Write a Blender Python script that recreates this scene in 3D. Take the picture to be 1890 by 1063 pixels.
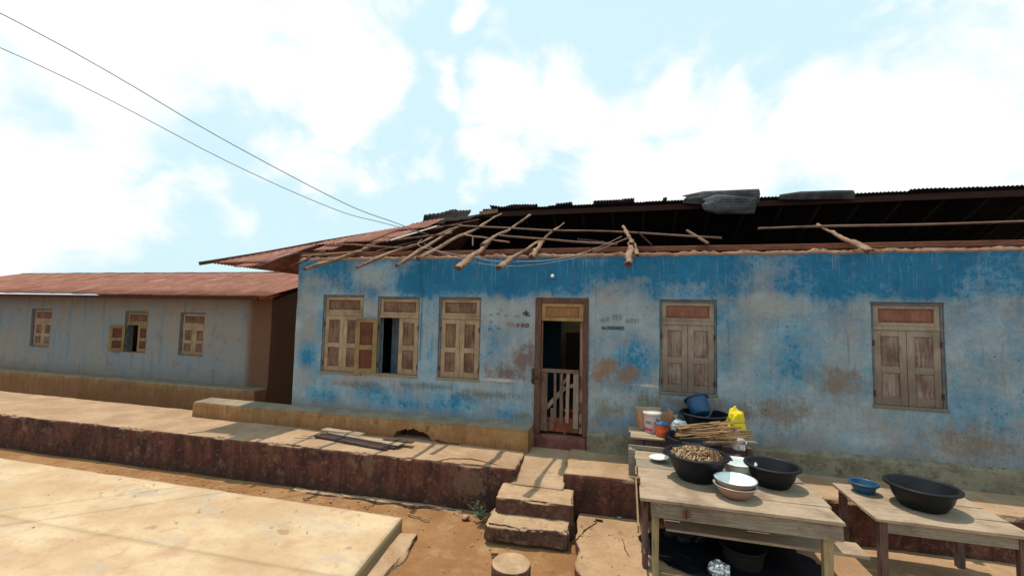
import bpy, bmesh, math, random
from mathutils import Vector, noise, Matrix
random.seed(7)
R = math.radians
S = bpy.context.scene
for o in list(bpy.data.objects): bpy.data.objects.remove(o)

# ------------------------------------------------------------------ camera
cam_d = bpy.data.cameras.new('camera'); cam = bpy.data.objects.new('camera', cam_d)
S.collection.objects.link(cam); S.camera = cam
yaw, pit, rol = R(15.0), R(3.6), R(1.26)
fw = Vector((-math.sin(yaw)*math.cos(pit), math.cos(yaw)*math.cos(pit), math.sin(pit)))
rt0 = Vector((math.cos(yaw), math.sin(yaw), 0)); up0 = rt0.cross(fw)
rt = rt0*math.cos(rol) + up0*math.sin(rol); up = -rt0*math.sin(rol) + up0*math.cos(rol)
m = Matrix((rt, up, -fw)).transposed().to_4x4(); m.translation = Vector((0, -7.46, 2.87))
cam.matrix_world = m
cam_d.sensor_width = 36; cam_d.lens = 800/1890*36
cam_d.clip_start = .05; cam_d.clip_end = 1500

# ------------------------------------------------------------------ sun, sky, exposure
SUN = Vector((-.19, .15, 1)).normalized()
sd = bpy.data.lights.new('sun', 'SUN'); sd.energy = 3.7; sd.angle = R(.53); sd.color = (1, .89, .74)
so = bpy.data.objects.new('sun', sd); S.collection.objects.link(so)
so.rotation_euler = SUN.to_track_quat('Z', 'Y').to_euler(); so.location = (-3, 2, 14)
W = bpy.data.worlds.new('World'); S.world = W; W.use_nodes = True
wn = W.node_tree.nodes; wl = W.node_tree.links; wn.clear()
def wnode(t, **k):
    n = wn.new(t)
    for a, v in k.items(): setattr(n, a, v)
    return n
sky = wnode('ShaderNodeTexSky', sky_type='NISHITA'); sky.sun_disc = False
sky.sun_elevation = math.asin(SUN.z); sky.sun_rotation = math.atan2(SUN.x, SUN.y)
sky.dust_density = 3.0; sky.air_density = 1.0; sky.altitude = 100
tc = wnode('ShaderNodeTexCoord')
def wmath(op, a, b=None, c=None):
    n = wnode('ShaderNodeMath', operation=op)
    for i, v in enumerate((a, b, c)):
        if v is None: continue
        if isinstance(v, (int, float)): n.inputs[i].default_value = v
        else: wl.new(v, n.inputs[i])
    return n.outputs[0]
nz = wnode('ShaderNodeTexNoise'); nz.inputs['Scale'].default_value = 3.6; nz.inputs['Detail'].default_value = 9; nz.inputs['Roughness'].default_value = .6
mp = wnode('ShaderNodeMapping'); mp.inputs['Scale'].default_value = (1, 1, 1.7)
wl.new(tc.outputs['Generated'], mp.inputs[0]); wl.new(mp.outputs[0], nz.inputs['Vector']); nz.inputs['Distortion'].default_value = .5
# cumulus banks: soft lobes in sky direction whose edges the noise breaks up
dn = wnode('ShaderNodeTexNoise'); dn.inputs['Scale'].default_value = 4.5; dn.inputs['Detail'].default_value = 5; wl.new(tc.outputs['Generated'], dn.inputs['Vector'])
dsub = wnode('ShaderNodeVectorMath', operation='SUBTRACT'); wl.new(dn.outputs['Color'], dsub.inputs[0]); dsub.inputs[1].default_value = (.5, .5, .5)
dsc = wnode('ShaderNodeVectorMath', operation='SCALE'); wl.new(dsub.outputs[0], dsc.inputs[0]); dsc.inputs['Scale'].default_value = .38
dnr = wnode('ShaderNodeVectorMath', operation='NORMALIZE'); wl.new(tc.outputs['Generated'], dnr.inputs[0])
dadd = wnode('ShaderNodeVectorMath', operation='ADD'); wl.new(dnr.outputs[0], dadd.inputs[0]); wl.new(dsc.outputs[0], dadd.inputs[1])
total = None
def pdir(px, py): return (fw + rt*((px-945)/800) - up*((py-531.5)/800)).normalized()
for px, py, rad in ((600, 60, .16), (690, 110, .09), (560, 130, .08), (950, 190, .1), (1050, 230, .10), (1150, 260, .12), (1250, 190, .08), (1330, 270, .13), (1500, 240, .15), (1700, 260, .18),
                    (835, 160, .055), (850, 40, .05), (610, 220, .06), (575, 310, .09), (710, 345, .1), (905, 305, .075), (1180, 330, .14), (380, 60, .16), (200, 110, .2), (60, 330, .2), (330, 340, .08), (1860, 330, .12), (1400, 340, .12)):
    d = pdir(px, py)
    vm = wnode('ShaderNodeVectorMath', operation='DISTANCE')
    wl.new(dadd.outputs[0], vm.inputs[0]); vm.inputs[1].default_value = d
    q = wmath('SUBTRACT', 1, wmath('DIVIDE', vm.outputs['Value'], rad))
    total = q if total is None else wmath('MAXIMUM', total, q)
cm = wmath('ADD', wmath('MAXIMUM', total, -.75), wmath('MULTIPLY', wmath('SUBTRACT', nz.outputs[0], .5), 3.4))
ramp = wnode('ShaderNodeMapRange'); ramp.interpolation_type = 'SMOOTHSTEP'
wl.new(cm, ramp.inputs['Value']); ramp.inputs['From Min'].default_value = -.26; ramp.inputs['From Max'].default_value = .55
mx = wnode('ShaderNodeMix', data_type='RGBA'); wl.new(ramp.outputs[0], mx.inputs['Factor'])
veil = wnode('ShaderNodeMix', data_type='RGBA'); veil.inputs['Factor'].default_value = .9     # thin high haze over the blue
wl.new(sky.outputs[0], veil.inputs[6]); veil.inputs[7].default_value = (7.3, 9.8, 10.5, 1)
wl.new(veil.outputs[2], mx.inputs[6]); mx.inputs[7].default_value = (10.6, 10.75, 10.8, 1)
bg = wnode('ShaderNodeBackground'); bg.inputs[1].default_value = .1
wl.new(mx.outputs[2], bg.inputs[0]); wo = wnode('ShaderNodeOutputWorld'); wl.new(bg.outputs[0], wo.inputs[0])
S.view_settings.view_transform = 'Standard'; S.view_settings.look = 'None'; S.view_settings.gamma = 1
S.view_settings.use_curve_mapping = False; S.view_settings.exposure = 0.0
S.render.engine = 'CYCLES'; S.cycles.max_bounces = 6

# ------------------------------------------------------------------ material helpers
class N:
    def __init__(s, name, rough=.85, spec=.25):
        s.m = bpy.data.materials.new(name); s.m.use_nodes = True
        s.t = s.m.node_tree; s.b = s.t.nodes['Principled BSDF']
        s.b.inputs['Roughness'].default_value = rough; s.b.inputs['Specular IOR Level'].default_value = spec
        g = s.t.nodes.new('ShaderNodeNewGeometry'); s.P = g.outputs['Position']
        sp = s.t.nodes.new('ShaderNodeSeparateXYZ'); s.t.links.new(s.P, sp.inputs[0]); s.x, s.y, s.z = sp.outputs
    def n(s, t, **k):
        n = s.t.nodes.new(t)
        for a, v in k.items(): setattr(n, a, v)
        return n
    def put(s, v, sock):
        if isinstance(v, (int, float)): sock.default_value = v
        elif isinstance(v, tuple): sock.default_value = v if len(v) == len(sock.default_value) else v + (1,)
        else: s.t.links.new(v, sock)
    def map(s, scale, off=(0, 0, 0)):
        n = s.n('ShaderNodeMapping'); s.t.links.new(s.P, n.inputs[0]); n.inputs['Scale'].default_value = scale; n.inputs['Location'].default_value = off
        return n.outputs[0]
    def noise(s, scale, detail=5, rough=.55, sc=(1, 1, 1), off=(0, 0, 0), dist=0):
        n = s.n('ShaderNodeTexNoise'); n.inputs['Scale'].default_value = scale; n.inputs['Detail'].default_value = detail
        n.inputs['Roughness'].default_value = rough; n.inputs['Distortion'].default_value = dist
        s.t.links.new(s.map(sc, off), n.inputs['Vector']); return n.outputs[0]
    def voro(s, scale, sc=(1, 1, 1), feature='F1'):
        n = s.n('ShaderNodeTexVoronoi', feature=feature); n.inputs['Scale'].default_value = scale
        s.t.links.new(s.map(sc), n.inputs['Vector']); return n.outputs['Distance']
    def math(s, op, a, b=0.0, clamp=False):
        n = s.n('ShaderNodeMath', operation=op); n.use_clamp = clamp; s.put(a, n.inputs[0]); s.put(b, n.inputs[1]); return n.outputs[0]
    def rng(s, v, a, b, c=0.0, d=1.0):
        n = s.n('ShaderNodeMapRange'); n.interpolation_type = 'SMOOTHSTEP'; s.put(v, n.inputs[0])
        for i, q in enumerate((a, b, c, d)): n.inputs[i+1].default_value = q
        return n.outputs[0]
    def mix(s, f, a, b, blend='MIX'):
        n = s.n('ShaderNodeMix', data_type='RGBA', blend_type=blend); s.put(f, n.inputs[0]); s.put(a, n.inputs[6]); s.put(b, n.inputs[7]); return n.outputs[2]
    def mul(s, a, b): return s.math('MULTIPLY', a, b)
    def add(s, a, b): return s.math('ADD', a, b)
    def spot(s, cx, cz, rx, rz, ax='x'):         # soft blob on a vertical (x,z) or horizontal (x,y) face
        u = s.math('DIVIDE', s.math('SUBTRACT', s.x, cx), rx)
        v = s.math('DIVIDE', s.math('SUBTRACT', s.z if ax == 'x' else s.y, cz), rz)
        return s.math('SUBTRACT', 1.0, s.math('SQRT', s.add(s.mul(u, u), s.mul(v, v))))
    def bump(s, h, dist=.01, st=.6):
        n = s.n('ShaderNodeBump'); n.inputs['Distance'].default_value = dist; n.inputs['Strength'].default_value = st
        s.put(h, n.inputs['Height']); s.t.links.new(n.outputs[0], s.b.inputs['Normal'])
    def out(s, c): s.put(c, s.b.inputs['Base Color']); return s.m

def mottled(name, a, b, c=None, scale=3, rough=.9, bump=.008, spec=.2, fine=60):
    n = N(name, rough, spec); f = n.noise(scale, 8, .62)
    col = n.mix(n.rng(f, .35, .65), a, b)
    if c: col = n.mix(n.rng(n.noise(scale*2.3, 7, .7, off=(5, 3, 1)), .5, .68), col, c)
    fn = n.noise(fine, 4, .7)
    col = n.mix(n.rng(fn, .3, .75, 0, .35), col, tuple(v*.45 for v in a))
    n.bump(n.add(n.mul(f, 1.0), n.mul(fn, .35)), bump, .8)
    return n.out(col)
def wood(name, a, b, axis, rough=.8, dirt=.4, dark=(.03, .02, .015), spec=.2):
    n = N(name, rough, spec); k = {'x': (.6, 9, 9), 'y': (9, .6, 9), 'z': (9, 9, .6)}[axis]
    g = n.noise(6, 8, .7, sc=k, dist=.4); g2 = n.noise(2.2, 6, .6); g3 = n.noise(22, 4, .7, sc=k)
    col = n.mix(n.rng(g, .33, .67), a, b)
    col = n.mix(n.rng(g3, .5, .72, 0, .6), col, dark)
    col = n.mix(n.mul(n.rng(g2, .45, .72), dirt), col, dark)
    n.bump(n.add(g, n.mul(g3, .6)), .004, .7)
    return n.out(col)
def plain(name, c, rough=.4, spec=.5, metal=0, var=.15, scale=9):
    n = N(name, rough, spec); n.b.inputs['Metallic'].default_value = metal
    f = n.noise(scale, 5, .6)
    col = n.mix(n.rng(f, .3, .75, 0, var*2), c, tuple(v*.5 for v in c))
    n.bump(n.noise(scale*5, 3), .001, .3)
    n.put(n.rng(f, .3, .7, rough, min(1, rough+.2)), n.b.inputs['Roughness'])
    return n.out(col)

# painted plaster of the long house front
def wall_mat():
    n = N('weathered_blue_plaster', .92, .12)
    big = n.noise(.9, 9, .62); med = n.noise(2.6, 9, .66, off=(3, 1, 7)); fine = n.noise(26, 6, .7)
    streak = n.noise(1.6, 7, .62, sc=(4.2, 1, .34)); fstreak = n.noise(6, 5, .65, sc=(5, 1, .3))
    pale = n.mix(n.rng(n.noise(1.3, 7, .6, off=(9, 2, 0)), .36, .64), (.23, .335, .41), (.31, .30, .29))
    pale = n.mix(n.rng(med, .45, .7), pale, (.36, .41, .44))
    blue = n.mix(n.rng(med, .3, .7), (.014, .135, .275), (.045, .24, .41))
    blue = n.mix(n.rng(n.z, 3.25, 2.75, 0, .85), blue, n.mix(n.rng(med, .3, .7), (.045, .22, .37), (.10, .32, .47)))
    # how much blue paint survives: thick above the lintels, patchy below
    low = n.rng(n.add(n.z, n.mul(n.math('SUBTRACT', n.noise(2.0, 6, .6), .5), .5)), 3.08, 3.34)
    k = n.add(n.mul(low, .46), n.mul(n.math('SUBTRACT', big, .5), 2.0))
    k = n.add(k, n.mul(n.math('SUBTRACT', streak, .5), .7))
    k = n.add(k, n.mul(n.math('SUBTRACT', n.noise(6.5, 8, .7, off=(2, 0, 9)), .5), .9)); k = n.add(k, .10)
    for cx, cz, rx, rz, w in ((-5.9, 3.75, .9, .3, .5), (-4.85, 3.2, .28, .25, .5), (-2.7, 3.55, 1.9, .5, .75), (-1.2, 3.6, 1.2, .45, .45), (.7, 3.75, 1.5, .4, .7), (3.6, 3.6, 1.6, .5, .6),
                              (-6.25, 2.0, .3, .4, .55), (-2.25, 2.2, .35, .5, .4), (.15, 2.15, .55, .5, .85), (-.1, 1.75, .5, .3, .5), (1.5, 2.2, .35, 1.2, .35), (2.4, 2.2, .6, .8, .5),
                              (-4.7, 1.35, .8, .22, .7), (-3.0, 1.3, 1.0, .2, .55), (-4.0, 1.15, 1.4, .16, .6), (-2.0, 1.12, .5, .14, .65), (-5.6, 1.2, .9, .2, .45), (-.2, 1.15, .4, .12, .35), (-3.55, 2.1, .16, .5, .35), (4.6, 1.7, .6, .6, .4)):
        k = n.add(k, n.mul(n.math('MAXIMUM', n.spot(cx, cz, rx, rz), 0.0), w))
    # places worn pale or grey
    for cx, cz, rx, rz, w in ((-6.2, 3.3, .5, .6, .5), (-4.7, 3.6, .75, .3, .6), (-2.0, 2.9, .9, .28, .6), (-.2, 2.95, .6, .35, .9), (-.3, 3.35, .5, .2, .4), (-3.6, 2.7, .2, .5, .4), (-1.9, 2.1, .5, .3, .3), (2.3, 3.1, .6, .3, .5), (.2, 3.5, .4, .12, .4)):
        k = n.math('SUBTRACT', k, n.mul(n.math('MAXIMUM', n.spot(cx, cz, rx, rz), 0.0), w))
    col = n.mix(n.rng(k, -.12, .95), pale, blue)
    # crisp flakes where the top coat has let go
    fl = n.noise(9, 9, .74, sc=(1, 1, .8), off=(6, 0, 1))
    col = n.mix(n.mul(n.rng(n.add(n.mul(k, -.35), fl), .50, .535), .55), col, (.33, .36, .37))
    fl2 = n.noise(13, 9, .74, off=(1, 0, 11))
    col = n.mix(n.mul(n.rng(n.add(n.mul(k, .3), fl2), .70, .73), .7), col, (.02, .15, .30))
    # run-off streaks
    col = n.mix(n.mul(n.rng(fstreak, .54, .72), n.rng(n.z, 2.9, 3.9, 0, .55)), col, (.36, .38, .40))
    col = n.mix(n.mul(n.rng(n.noise(4.4, 6, .6, sc=(4, 1, .25), off=(4, 0, 2)), .56, .74), .45), col, (.11, .10, .10))
    # rubbed and soiled patches with their own shape
    nn = n.add(n.mul(n.math('SUBTRACT', n.noise(4.2, 9, .76, off=(1, 0, 4)), .5), 3.4), n.mul(n.math('SUBTRACT', n.noise(7, 6, .6, sc=(3, 1, .35), off=(1, 0, 4)), .5), 1.3))
    def stain(col, spots, c, hard=.55, amt=.85):
        tot = None
        for sp in spots:
            q = n.mul(n.spot(*sp), 1.0); tot = q if tot is None else n.math('MAXIMUM', tot, q)
        return n.mix(n.rng(n.add(tot, nn), -.08, hard+.25, 0, amt), col, c)
    col = stain(col, [(-1.75, 2.1, .3, .35), (-2.1, 1.85, .55, .22)], (.17, .095, .07), .6, .85)
    col = stain(col, [(-.38, 1.98, .38, .3), (-.05, 1.9, .35, .22)], (.26, .14, .075), .6, .85)
    col = stain(col, [(-.35, 1.33, .34, .26), (-1.75, 1.13, .28, .12), (.3, 1.45, .3, .3)], (.20, .17, .11), .7, .8)
    col = stain(col, [(1.0, 1.5, 1.0, .22)], (.20, .135, .10), .7, .8)
    col = stain(col, [(-6.3, 1.55, .3, .3), (-5.4, 1.5, .5, .12), (-6.2, 2.6, .25, .5)], (.34, .25, .20), .8, .7)
    col = stain(col, [(-3.6, 1.52, .9, .09), (-5.0, 1.45, .8, .1), (-2.4, 1.45, .7, .1), (-2.9, 1.4, .3, .1)], (.10, .115, .12), .8, .7)
    col = stain(col, [(-2.2, 1.72, .42, .035), (.3, 1.78, .3, .03)], (.60, .47, .44), .5, .8)
    col = stain(col, [(3.0, 2.0, .5, .3), (2.2, 1.5, .7, .3), (4.6, 1.3, .8, .3)], (.22, .15, .10), .7, .8)
    col = n.mix(n.mul(n.rng(n.add(n.z, n.mul(n.math('SUBTRACT', med, .5), .35)), 1.24, .97), .45), col, (.19, .14, .11))
    # pocks and specks
    v = n.voro(7.0); v2 = n.voro(17.0)
    pk = n.mul(n.rng(v, .085, .05), n.rng(n.noise(1.7, 3, .5, off=(2, 2, 2)), .5, .6))
    col = n.mix(n.mul(pk, .75), col, (.05, .06, .08))
    col = n.mix(n.mul(n.rng(v2, .09, .04), n.mul(n.rng(n.noise(1.1, 3), .48, .6), .5)), col, (.04, .13, .24))
    col = n.mix(n.rng(fine, .5, .78, 0, .3), col, (.12, .12, .13))
    n.bump(n.add(n.add(n.mul(med, 1.2), n.mul(fine, .4)), n.add(n.mul(n.rng(fl, .5, .54), -.15), n.mul(pk, -1.0))), .014, .9)
    return n.out(col)

M = {}
M['wall'] = wall_mat()
M['mortar'] = mottled('crumbling_pink_mortar', (.38, .215, .15), (.52, .35, .26), (.22, .12, .08), 7, .95, .02)
M['inner_blue'] = mottled('inner_blue_paint', (.03, .08, .12), (.04, .11, .16), None, 2)
M['inner_tan'] = mottled('inner_mud_wall', (.40, .25, .11), (.50, .33, .16), None, 2)
M['soot'] = mottled('soot_blackened_board', (.012, .01, .01), (.022, .017, .015), None, 4)  # near-black puts the shade of roof void and ceiling into the colour
M['rafter'] = wood('weathered_pole_wood', (.21, .11, .07), (.38, .235, .15), 'y', .85, .7, (.07, .035, .02))
M['rafter_dark'] = wood('dark_old_pole_wood', (.07, .028, .022), (.13, .055, .04), 'x', .85, .5)
M['purlin'] = wood('grey_brown_purlin_wood', (.15, .08, .06), (.26, .16, .115), 'x', .85, .5)
M['plate'] = wood('reddish_wall_plate_wood', (.11, .04, .026), (.24, .10, .06), 'x', .9, .6)
def shutter_mats(tag, a, b, pa, pb, low):
    n = N('shutter_frame_wood_'+tag, .75, .2)
    g = n.noise(6, 8, .7, sc=(8, 8, .7), dist=.4); g2 = n.noise(3, 6, .6); g3 = n.noise(24, 4, .7, sc=(8, 8, .6))
    col = n.mix(n.rng(g, .33, .67), a, b)
    col = n.mix(n.mul(n.rng(g2, .42, .68), .55), col, tuple(v*.45 for v in a))
    col = n.mix(n.rng(g3, .5, .75, 0, .55), col, (.09, .055, .035))
    dk = n.mul(n.rng(n.add(n.z, n.mul(n.math('SUBTRACT', g2, .5), 1.0)), low+.45, low-.05), .6)
    col = n.mix(dk, col, (.13, .085, .065)); n.bump(n.add(g, n.mul(g3, .5)), .004, .7)
    fm = n.out(col)
    n = N('shutter_panel_wood_'+tag, .75, .2)
    g = n.noise(6, 8, .7, sc=(9, 9, .5), dist=.3); g2 = n.noise(4, 6, .6, off=(2, 2, 2)); g3 = n.noise(30, 4, .7, sc=(8, 8, .5))
    col = n.mix(n.rng(n.add(n.mul(g, .6), n.mul(g2, .4)), .4, .62), pa, pb)
    col = n.mix(n.rng(g3, .48, .75, 0, .6), col, tuple(v*.3 for v in pa)); n.bump(g, .004, .7)
    return fm, n.out(col)
M['sf'], M['sp'] = shutter_mats('ochre', (.33, .215, .13), (.46, .325, .21), (.11, .05, .034), (.27, .155, .10), 1.5)
M['sfo'], M['spo'] = shutter_mats('olive', (.25, .16, .07), (.33, .215, .10), (.10, .03, .022), (.17, .055, .035), 1.3)
M['sf4'], M['sp4'] = shutter_mats('grey', (.29, .225, .165), (.38, .30, .235), (.15, .085, .065), (.33, .255, .21), 2.0)
M['sft'], M['spt'] = shutter_mats('redpanel', (.33, .235, .13), (.43, .315, .19), (.20, .075, .05), (.30, .135, .09), 1.0)
M['frame_blue'] = mottled('blue_grey_painted_frame', (.10, .13, .16), (.19, .2, .2), (.2, .12, .08), 5)
M['door_frame'] = wood('red_brown_door_frame_wood', (.085, .038, .026), (.17, .085, .06), 'z', .7, .4)
M['door_frame_worn'] = wood('worn_door_jamb_wood', (.22, .11, .08), (.36, .22, .17), 'z', .8, .5)
M['gate'] = wood('grey_brown_gate_wood', (.11, .06, .045), (.22, .14, .105), 'z', .85, .5)
M['gate_pale'] = wood('pale_gate_slat_wood', (.21, .15, .11), (.34, .26, .20), 'z', .85, .4)
M['sfd'], M['spd'] = shutter_mats('orange', (.34, .195, .09), (.44, .27, .13), (.24, .11, .045), (.34, .17, .07), 1.0)
M['gate_red'] = mottled('red_rusty_gate_board', (.16, .045, .025), (.30, .085, .04), (.09, .04, .03), 4)
M['sill_red'] = mottled('maroon_painted_threshold', (.13, .04, .035), (.24, .09, .07), (.09, .05, .04), 3)
M['rust'] = None
def rust_sheet():
    n = N('rusty_corrugated_iron', .8, .3)
    g = n.noise(2.2, 8, .65); s = n.noise(3, 7, .65, sc=(7, .8, .8))
    col = n.mix(n.rng(g, .3, .7), (.20, .065, .04), (.31, .12, .08))
    col = n.mix(n.rng(s, .48, .7, 0, .8), col, (.09, .03, .02))
    col = n.mix(n.rng(n.noise(1.4, 6, .6, sc=(5, 1, 1), off=(7, 0, 0)), .56, .7, 0, .6), col, (.45, .33, .27))
    n.bump(n.noise(30, 4), .002, .5); return n.out(col)
M['rust'] = rust_sheet()
def zinc():
    n = N('old_galvanised_iron', .5, .4); n.b.inputs['Metallic'].default_value = .25
    g = n.noise(3, 8, .65); s = n.noise(3, 7, .65, sc=(1, 5, 5))
    col = n.mix(n.rng(g, .35, .65), (.07, .075, .08), (.17, .18, .19))
    col = n.mix(n.rng(s, .55, .7, 0, .8), col, (.10, .05, .035)); n.bump(n.noise(30, 4), .002, .5); return n.out(col)
M['zinc'] = zinc()
M['zinc_pale'] = mottled('pale_galvanised_iron', (.52, .47, .42), (.62, .58, .52), (.35, .2, .14), 5, .6)
M['sooty_sheet'] = mottled('sooty_corrugated_iron', (.010, .009, .009), (.02, .014, .013), (.035, .012, .01), 3, .9)  # near-black sheets; on the back slope the void's shade is painted in

def terrace_mat():
    n = N('red_oxide_terrace_plaster', .88, .2)
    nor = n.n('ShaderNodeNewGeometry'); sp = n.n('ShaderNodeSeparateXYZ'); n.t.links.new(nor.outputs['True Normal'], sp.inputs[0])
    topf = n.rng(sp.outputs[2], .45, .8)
    big = n.noise(1.5, 8, .62); med = n.noise(5, 8, .68, off=(3, 3, 3)); fine = n.noise(45, 5, .7)
    top = n.mix(n.rng(big, .33, .68), (.33, .205, .12), (.45, .30, .19))
    top = n.mix(n.rng(med, .5, .72, 0, .65), top, (.34, .21, .11))
    top = n.mix(n.rng(n.noise(16, 8, .75, off=(2, 2, 2)), .54, .66, 0, .7), top, (.23, .145, .08))
    vs = n.noise(2.6, 7, .66, sc=(3, 1, .6))
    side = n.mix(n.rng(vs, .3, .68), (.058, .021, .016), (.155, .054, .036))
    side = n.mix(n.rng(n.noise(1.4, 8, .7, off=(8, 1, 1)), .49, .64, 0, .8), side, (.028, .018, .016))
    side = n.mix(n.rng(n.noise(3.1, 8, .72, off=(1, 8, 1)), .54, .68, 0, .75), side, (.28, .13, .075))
    # plaster fallen off near the steps: pale mud shows
    fall = n.math('MAXIMUM', n.spot(-2.25, .4, .42, .3), n.spot(-3.9, .5, .12, .22))
    side = n.mix(n.rng(n.add(fall, n.mul(n.math('SUBTRACT', n.noise(5, 9, .75), .5), 3.2)), .1, .5, 0, .6), side, (.20, .11, .07))
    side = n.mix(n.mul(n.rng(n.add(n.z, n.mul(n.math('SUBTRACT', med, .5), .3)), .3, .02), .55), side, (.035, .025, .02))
    side = n.mix(n.rng(n.noise(13, 9, .76, off=(4, 4, 4)), .55, .60, 0, .55), side, (.21, .115, .075)); side = n.mix(n.rng(n.noise(19, 8, .75, off=(7, 1, 4)), .56, .62, 0, .7), side, (.02, .012, .01))
    top = n.mix(n.rng(fine, .5, .8, 0, .3), top, (.22, .14, .08))
    n.bump(n.add(n.add(n.mul(med, .8), n.mul(fine, .25)), n.mul(big, .5)), .014, .8)
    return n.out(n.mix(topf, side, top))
M['terrace'] = terrace_mat()
def step_mat():
    n = N('worn_step_concrete', .9, .2)
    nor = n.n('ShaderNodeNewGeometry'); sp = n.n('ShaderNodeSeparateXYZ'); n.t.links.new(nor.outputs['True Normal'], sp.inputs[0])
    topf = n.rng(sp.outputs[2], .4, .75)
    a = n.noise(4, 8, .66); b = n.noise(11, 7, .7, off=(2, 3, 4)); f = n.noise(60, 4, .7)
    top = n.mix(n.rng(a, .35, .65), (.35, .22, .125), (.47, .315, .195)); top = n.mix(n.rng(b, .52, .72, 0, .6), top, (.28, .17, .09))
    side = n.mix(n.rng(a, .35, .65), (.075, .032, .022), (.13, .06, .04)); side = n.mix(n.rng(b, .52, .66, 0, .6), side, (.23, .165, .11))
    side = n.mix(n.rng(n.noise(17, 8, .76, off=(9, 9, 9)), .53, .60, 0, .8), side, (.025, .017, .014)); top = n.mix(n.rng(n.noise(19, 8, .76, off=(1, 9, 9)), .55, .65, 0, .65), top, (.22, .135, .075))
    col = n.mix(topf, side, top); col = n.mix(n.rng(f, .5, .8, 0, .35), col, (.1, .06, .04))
    n.bump(n.add(n.add(a, n.mul(b, .6)), n.mul(f, .3)), .016, .8); return n.out(col)
M['step'] = step_mat()
def bench_mat():
    n = N('ochre_ledge_plaster', .88, .2)
    nor = n.n('ShaderNodeNewGeometry'); sp = n.n('ShaderNodeSeparateXYZ'); n.t.links.new(nor.outputs['True Normal'], sp.inputs[0])
    topf = n.rng(sp.outputs[2], .45, .8)
    a = n.noise(2.4, 8, .64); b = n.noise(6, 7, .7, off=(2, 3, 4)); f = n.noise(50, 4, .7)
    top = n.mix(n.rng(a, .35, .65), (.23, .18, .13), (.31, .25, .18)); top = n.mix(n.rng(b, .5, .7, 0, .5), top, (.17, .12, .085))
    side = n.mix(n.rng(a, .32, .66), (.27, .125, .05), (.37, .20, .085)); side = n.mix(n.rng(b, .5, .7, 0, .7), side, (.19, .10, .055))
    side = n.mix(n.mul(n.rng(n.z, .82, .66), .55), side, (.24, .09, .04)); side = n.mix(n.rng(n.noise(5, 8, .7, sc=(2.5, 1, .5), off=(3, 1, 1)), .5, .66, 0, .7), side, (.17, .085, .04)); side = n.mix(n.rng(n.noise(17, 8, .76), .57, .64, 0, .6), side, (.10, .055, .03))
    col = n.mix(topf, side, top); col = n.mix(n.rng(f, .5, .8, 0, .3), col, (.08, .05, .03))
    n.bump(n.add(n.add(a, n.mul(b, .5)), n.mul(f, .2)), .01, .8); return n.out(col)
M['bench'] = bench_mat()
M['plinth'] = mottled('stained_plinth_plaster', (.19, .16, .11), (.29, .25, .18), (.14, .085, .055), 5, .92, .012)
def slab_mat():
    n = N('pale_cement_slab', .82, .25)
    a = n.noise(1.1, 8, .62, sc=(.7, 1.2, 1)); b = n.noise(3.6, 8, .68, off=(4, 1, 1)); f = n.noise(50, 5, .7); c = n.noise(2.0, 7, .6, off=(9, 9, 0), sc=(.6, 1.4, 1))
    nor = n.n('ShaderNodeNewGeometry'); sp = n.n('ShaderNodeSeparateXYZ'); n.t.links.new(nor.outputs['True Normal'], sp.inputs[0])
    col = n.mix(n.rng(a, .33, .67), (.47, .32, .185), (.61, .455, .295))
    col = n.mix(n.rng(b, .48, .7, 0, .75), col, (.45, .265, .16)); col = n.mix(n.rng(c, .54, .7, 0, .65), col, (.41, .345, .29))
    st = n.math('MAXIMUM', n.math('MAXIMUM', n.spot(-4.0, -2.93, .16, .11, 'y'), n.spot(-3.05, -3.0, .09, .05, 'y')), n.spot(-5.6, -3.3, .12, .09, 'y'))
    col = n.mix(n.rng(n.add(st, n.mul(n.math('SUBTRACT', n.noise(9, 8, .7, off=(0, 2, 0)), .5), 3.2)), 0.25, .6, 0, .6), col, (.27, .17, .10))
    col = n.mix(n.rng(n.noise(14, 9, .78, off=(3, 3, 0)), .55, .64, 0, .5), col, (.33, .215, .125)); col = n.mix(n.rng(n.noise(30, 6, .75), .60, .68, 0, .6), col, (.20, .13, .08)); col = n.mix(n.rng(f, .5, .8, 0, .3), col, (.3, .2, .12))
    col = n.mix(n.rng(sp.outputs[2], .7, .4), col, (.24, .18, .10))  # side faces tinted olive-brown, their shade put into the colour
    n.bump(n.add(n.add(a, n.mul(b, .5)), n.mul(f, .2)), .01, .7); return n.out(col)
M['slab'] = slab_mat()
def slab2_mat():
    n = N('dusty_cement_paving', .88, .2)
    a = n.noise(1.8, 8, .62); b = n.noise(5.6, 8, .7, off=(4, 1, 1)); f = n.noise(55, 5, .7)
    nor = n.n('ShaderNodeNewGeometry'); sp = n.n('ShaderNodeSeparateXYZ'); n.t.links.new(nor.outputs['True Normal'], sp.inputs[0])
    col = n.mix(n.rng(a, .33, .67), (.33, .20, .11), (.45, .29, .17))
    col = n.mix(n.rng(b, .5, .7, 0, .6), col, (.27, .16, .08))
    col = n.mix(n.rng(n.noise(15, 9, .78, off=(3, 3, 0)), .54, .63, 0, .6), col, (.24, .14, .075)); col = n.mix(n.rng(f, .5, .8, 0, .35), col, (.2, .12, .06)); col = n.mix(n.rng(sp.outputs[2], .7, .4), col, (.12, .055, .035))
    n.bump(n.add(n.add(a, n.mul(b, .5)), n.mul(f, .25)), .012, .8); return n.out(col)
M['slab2'] = slab2_mat()
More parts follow.
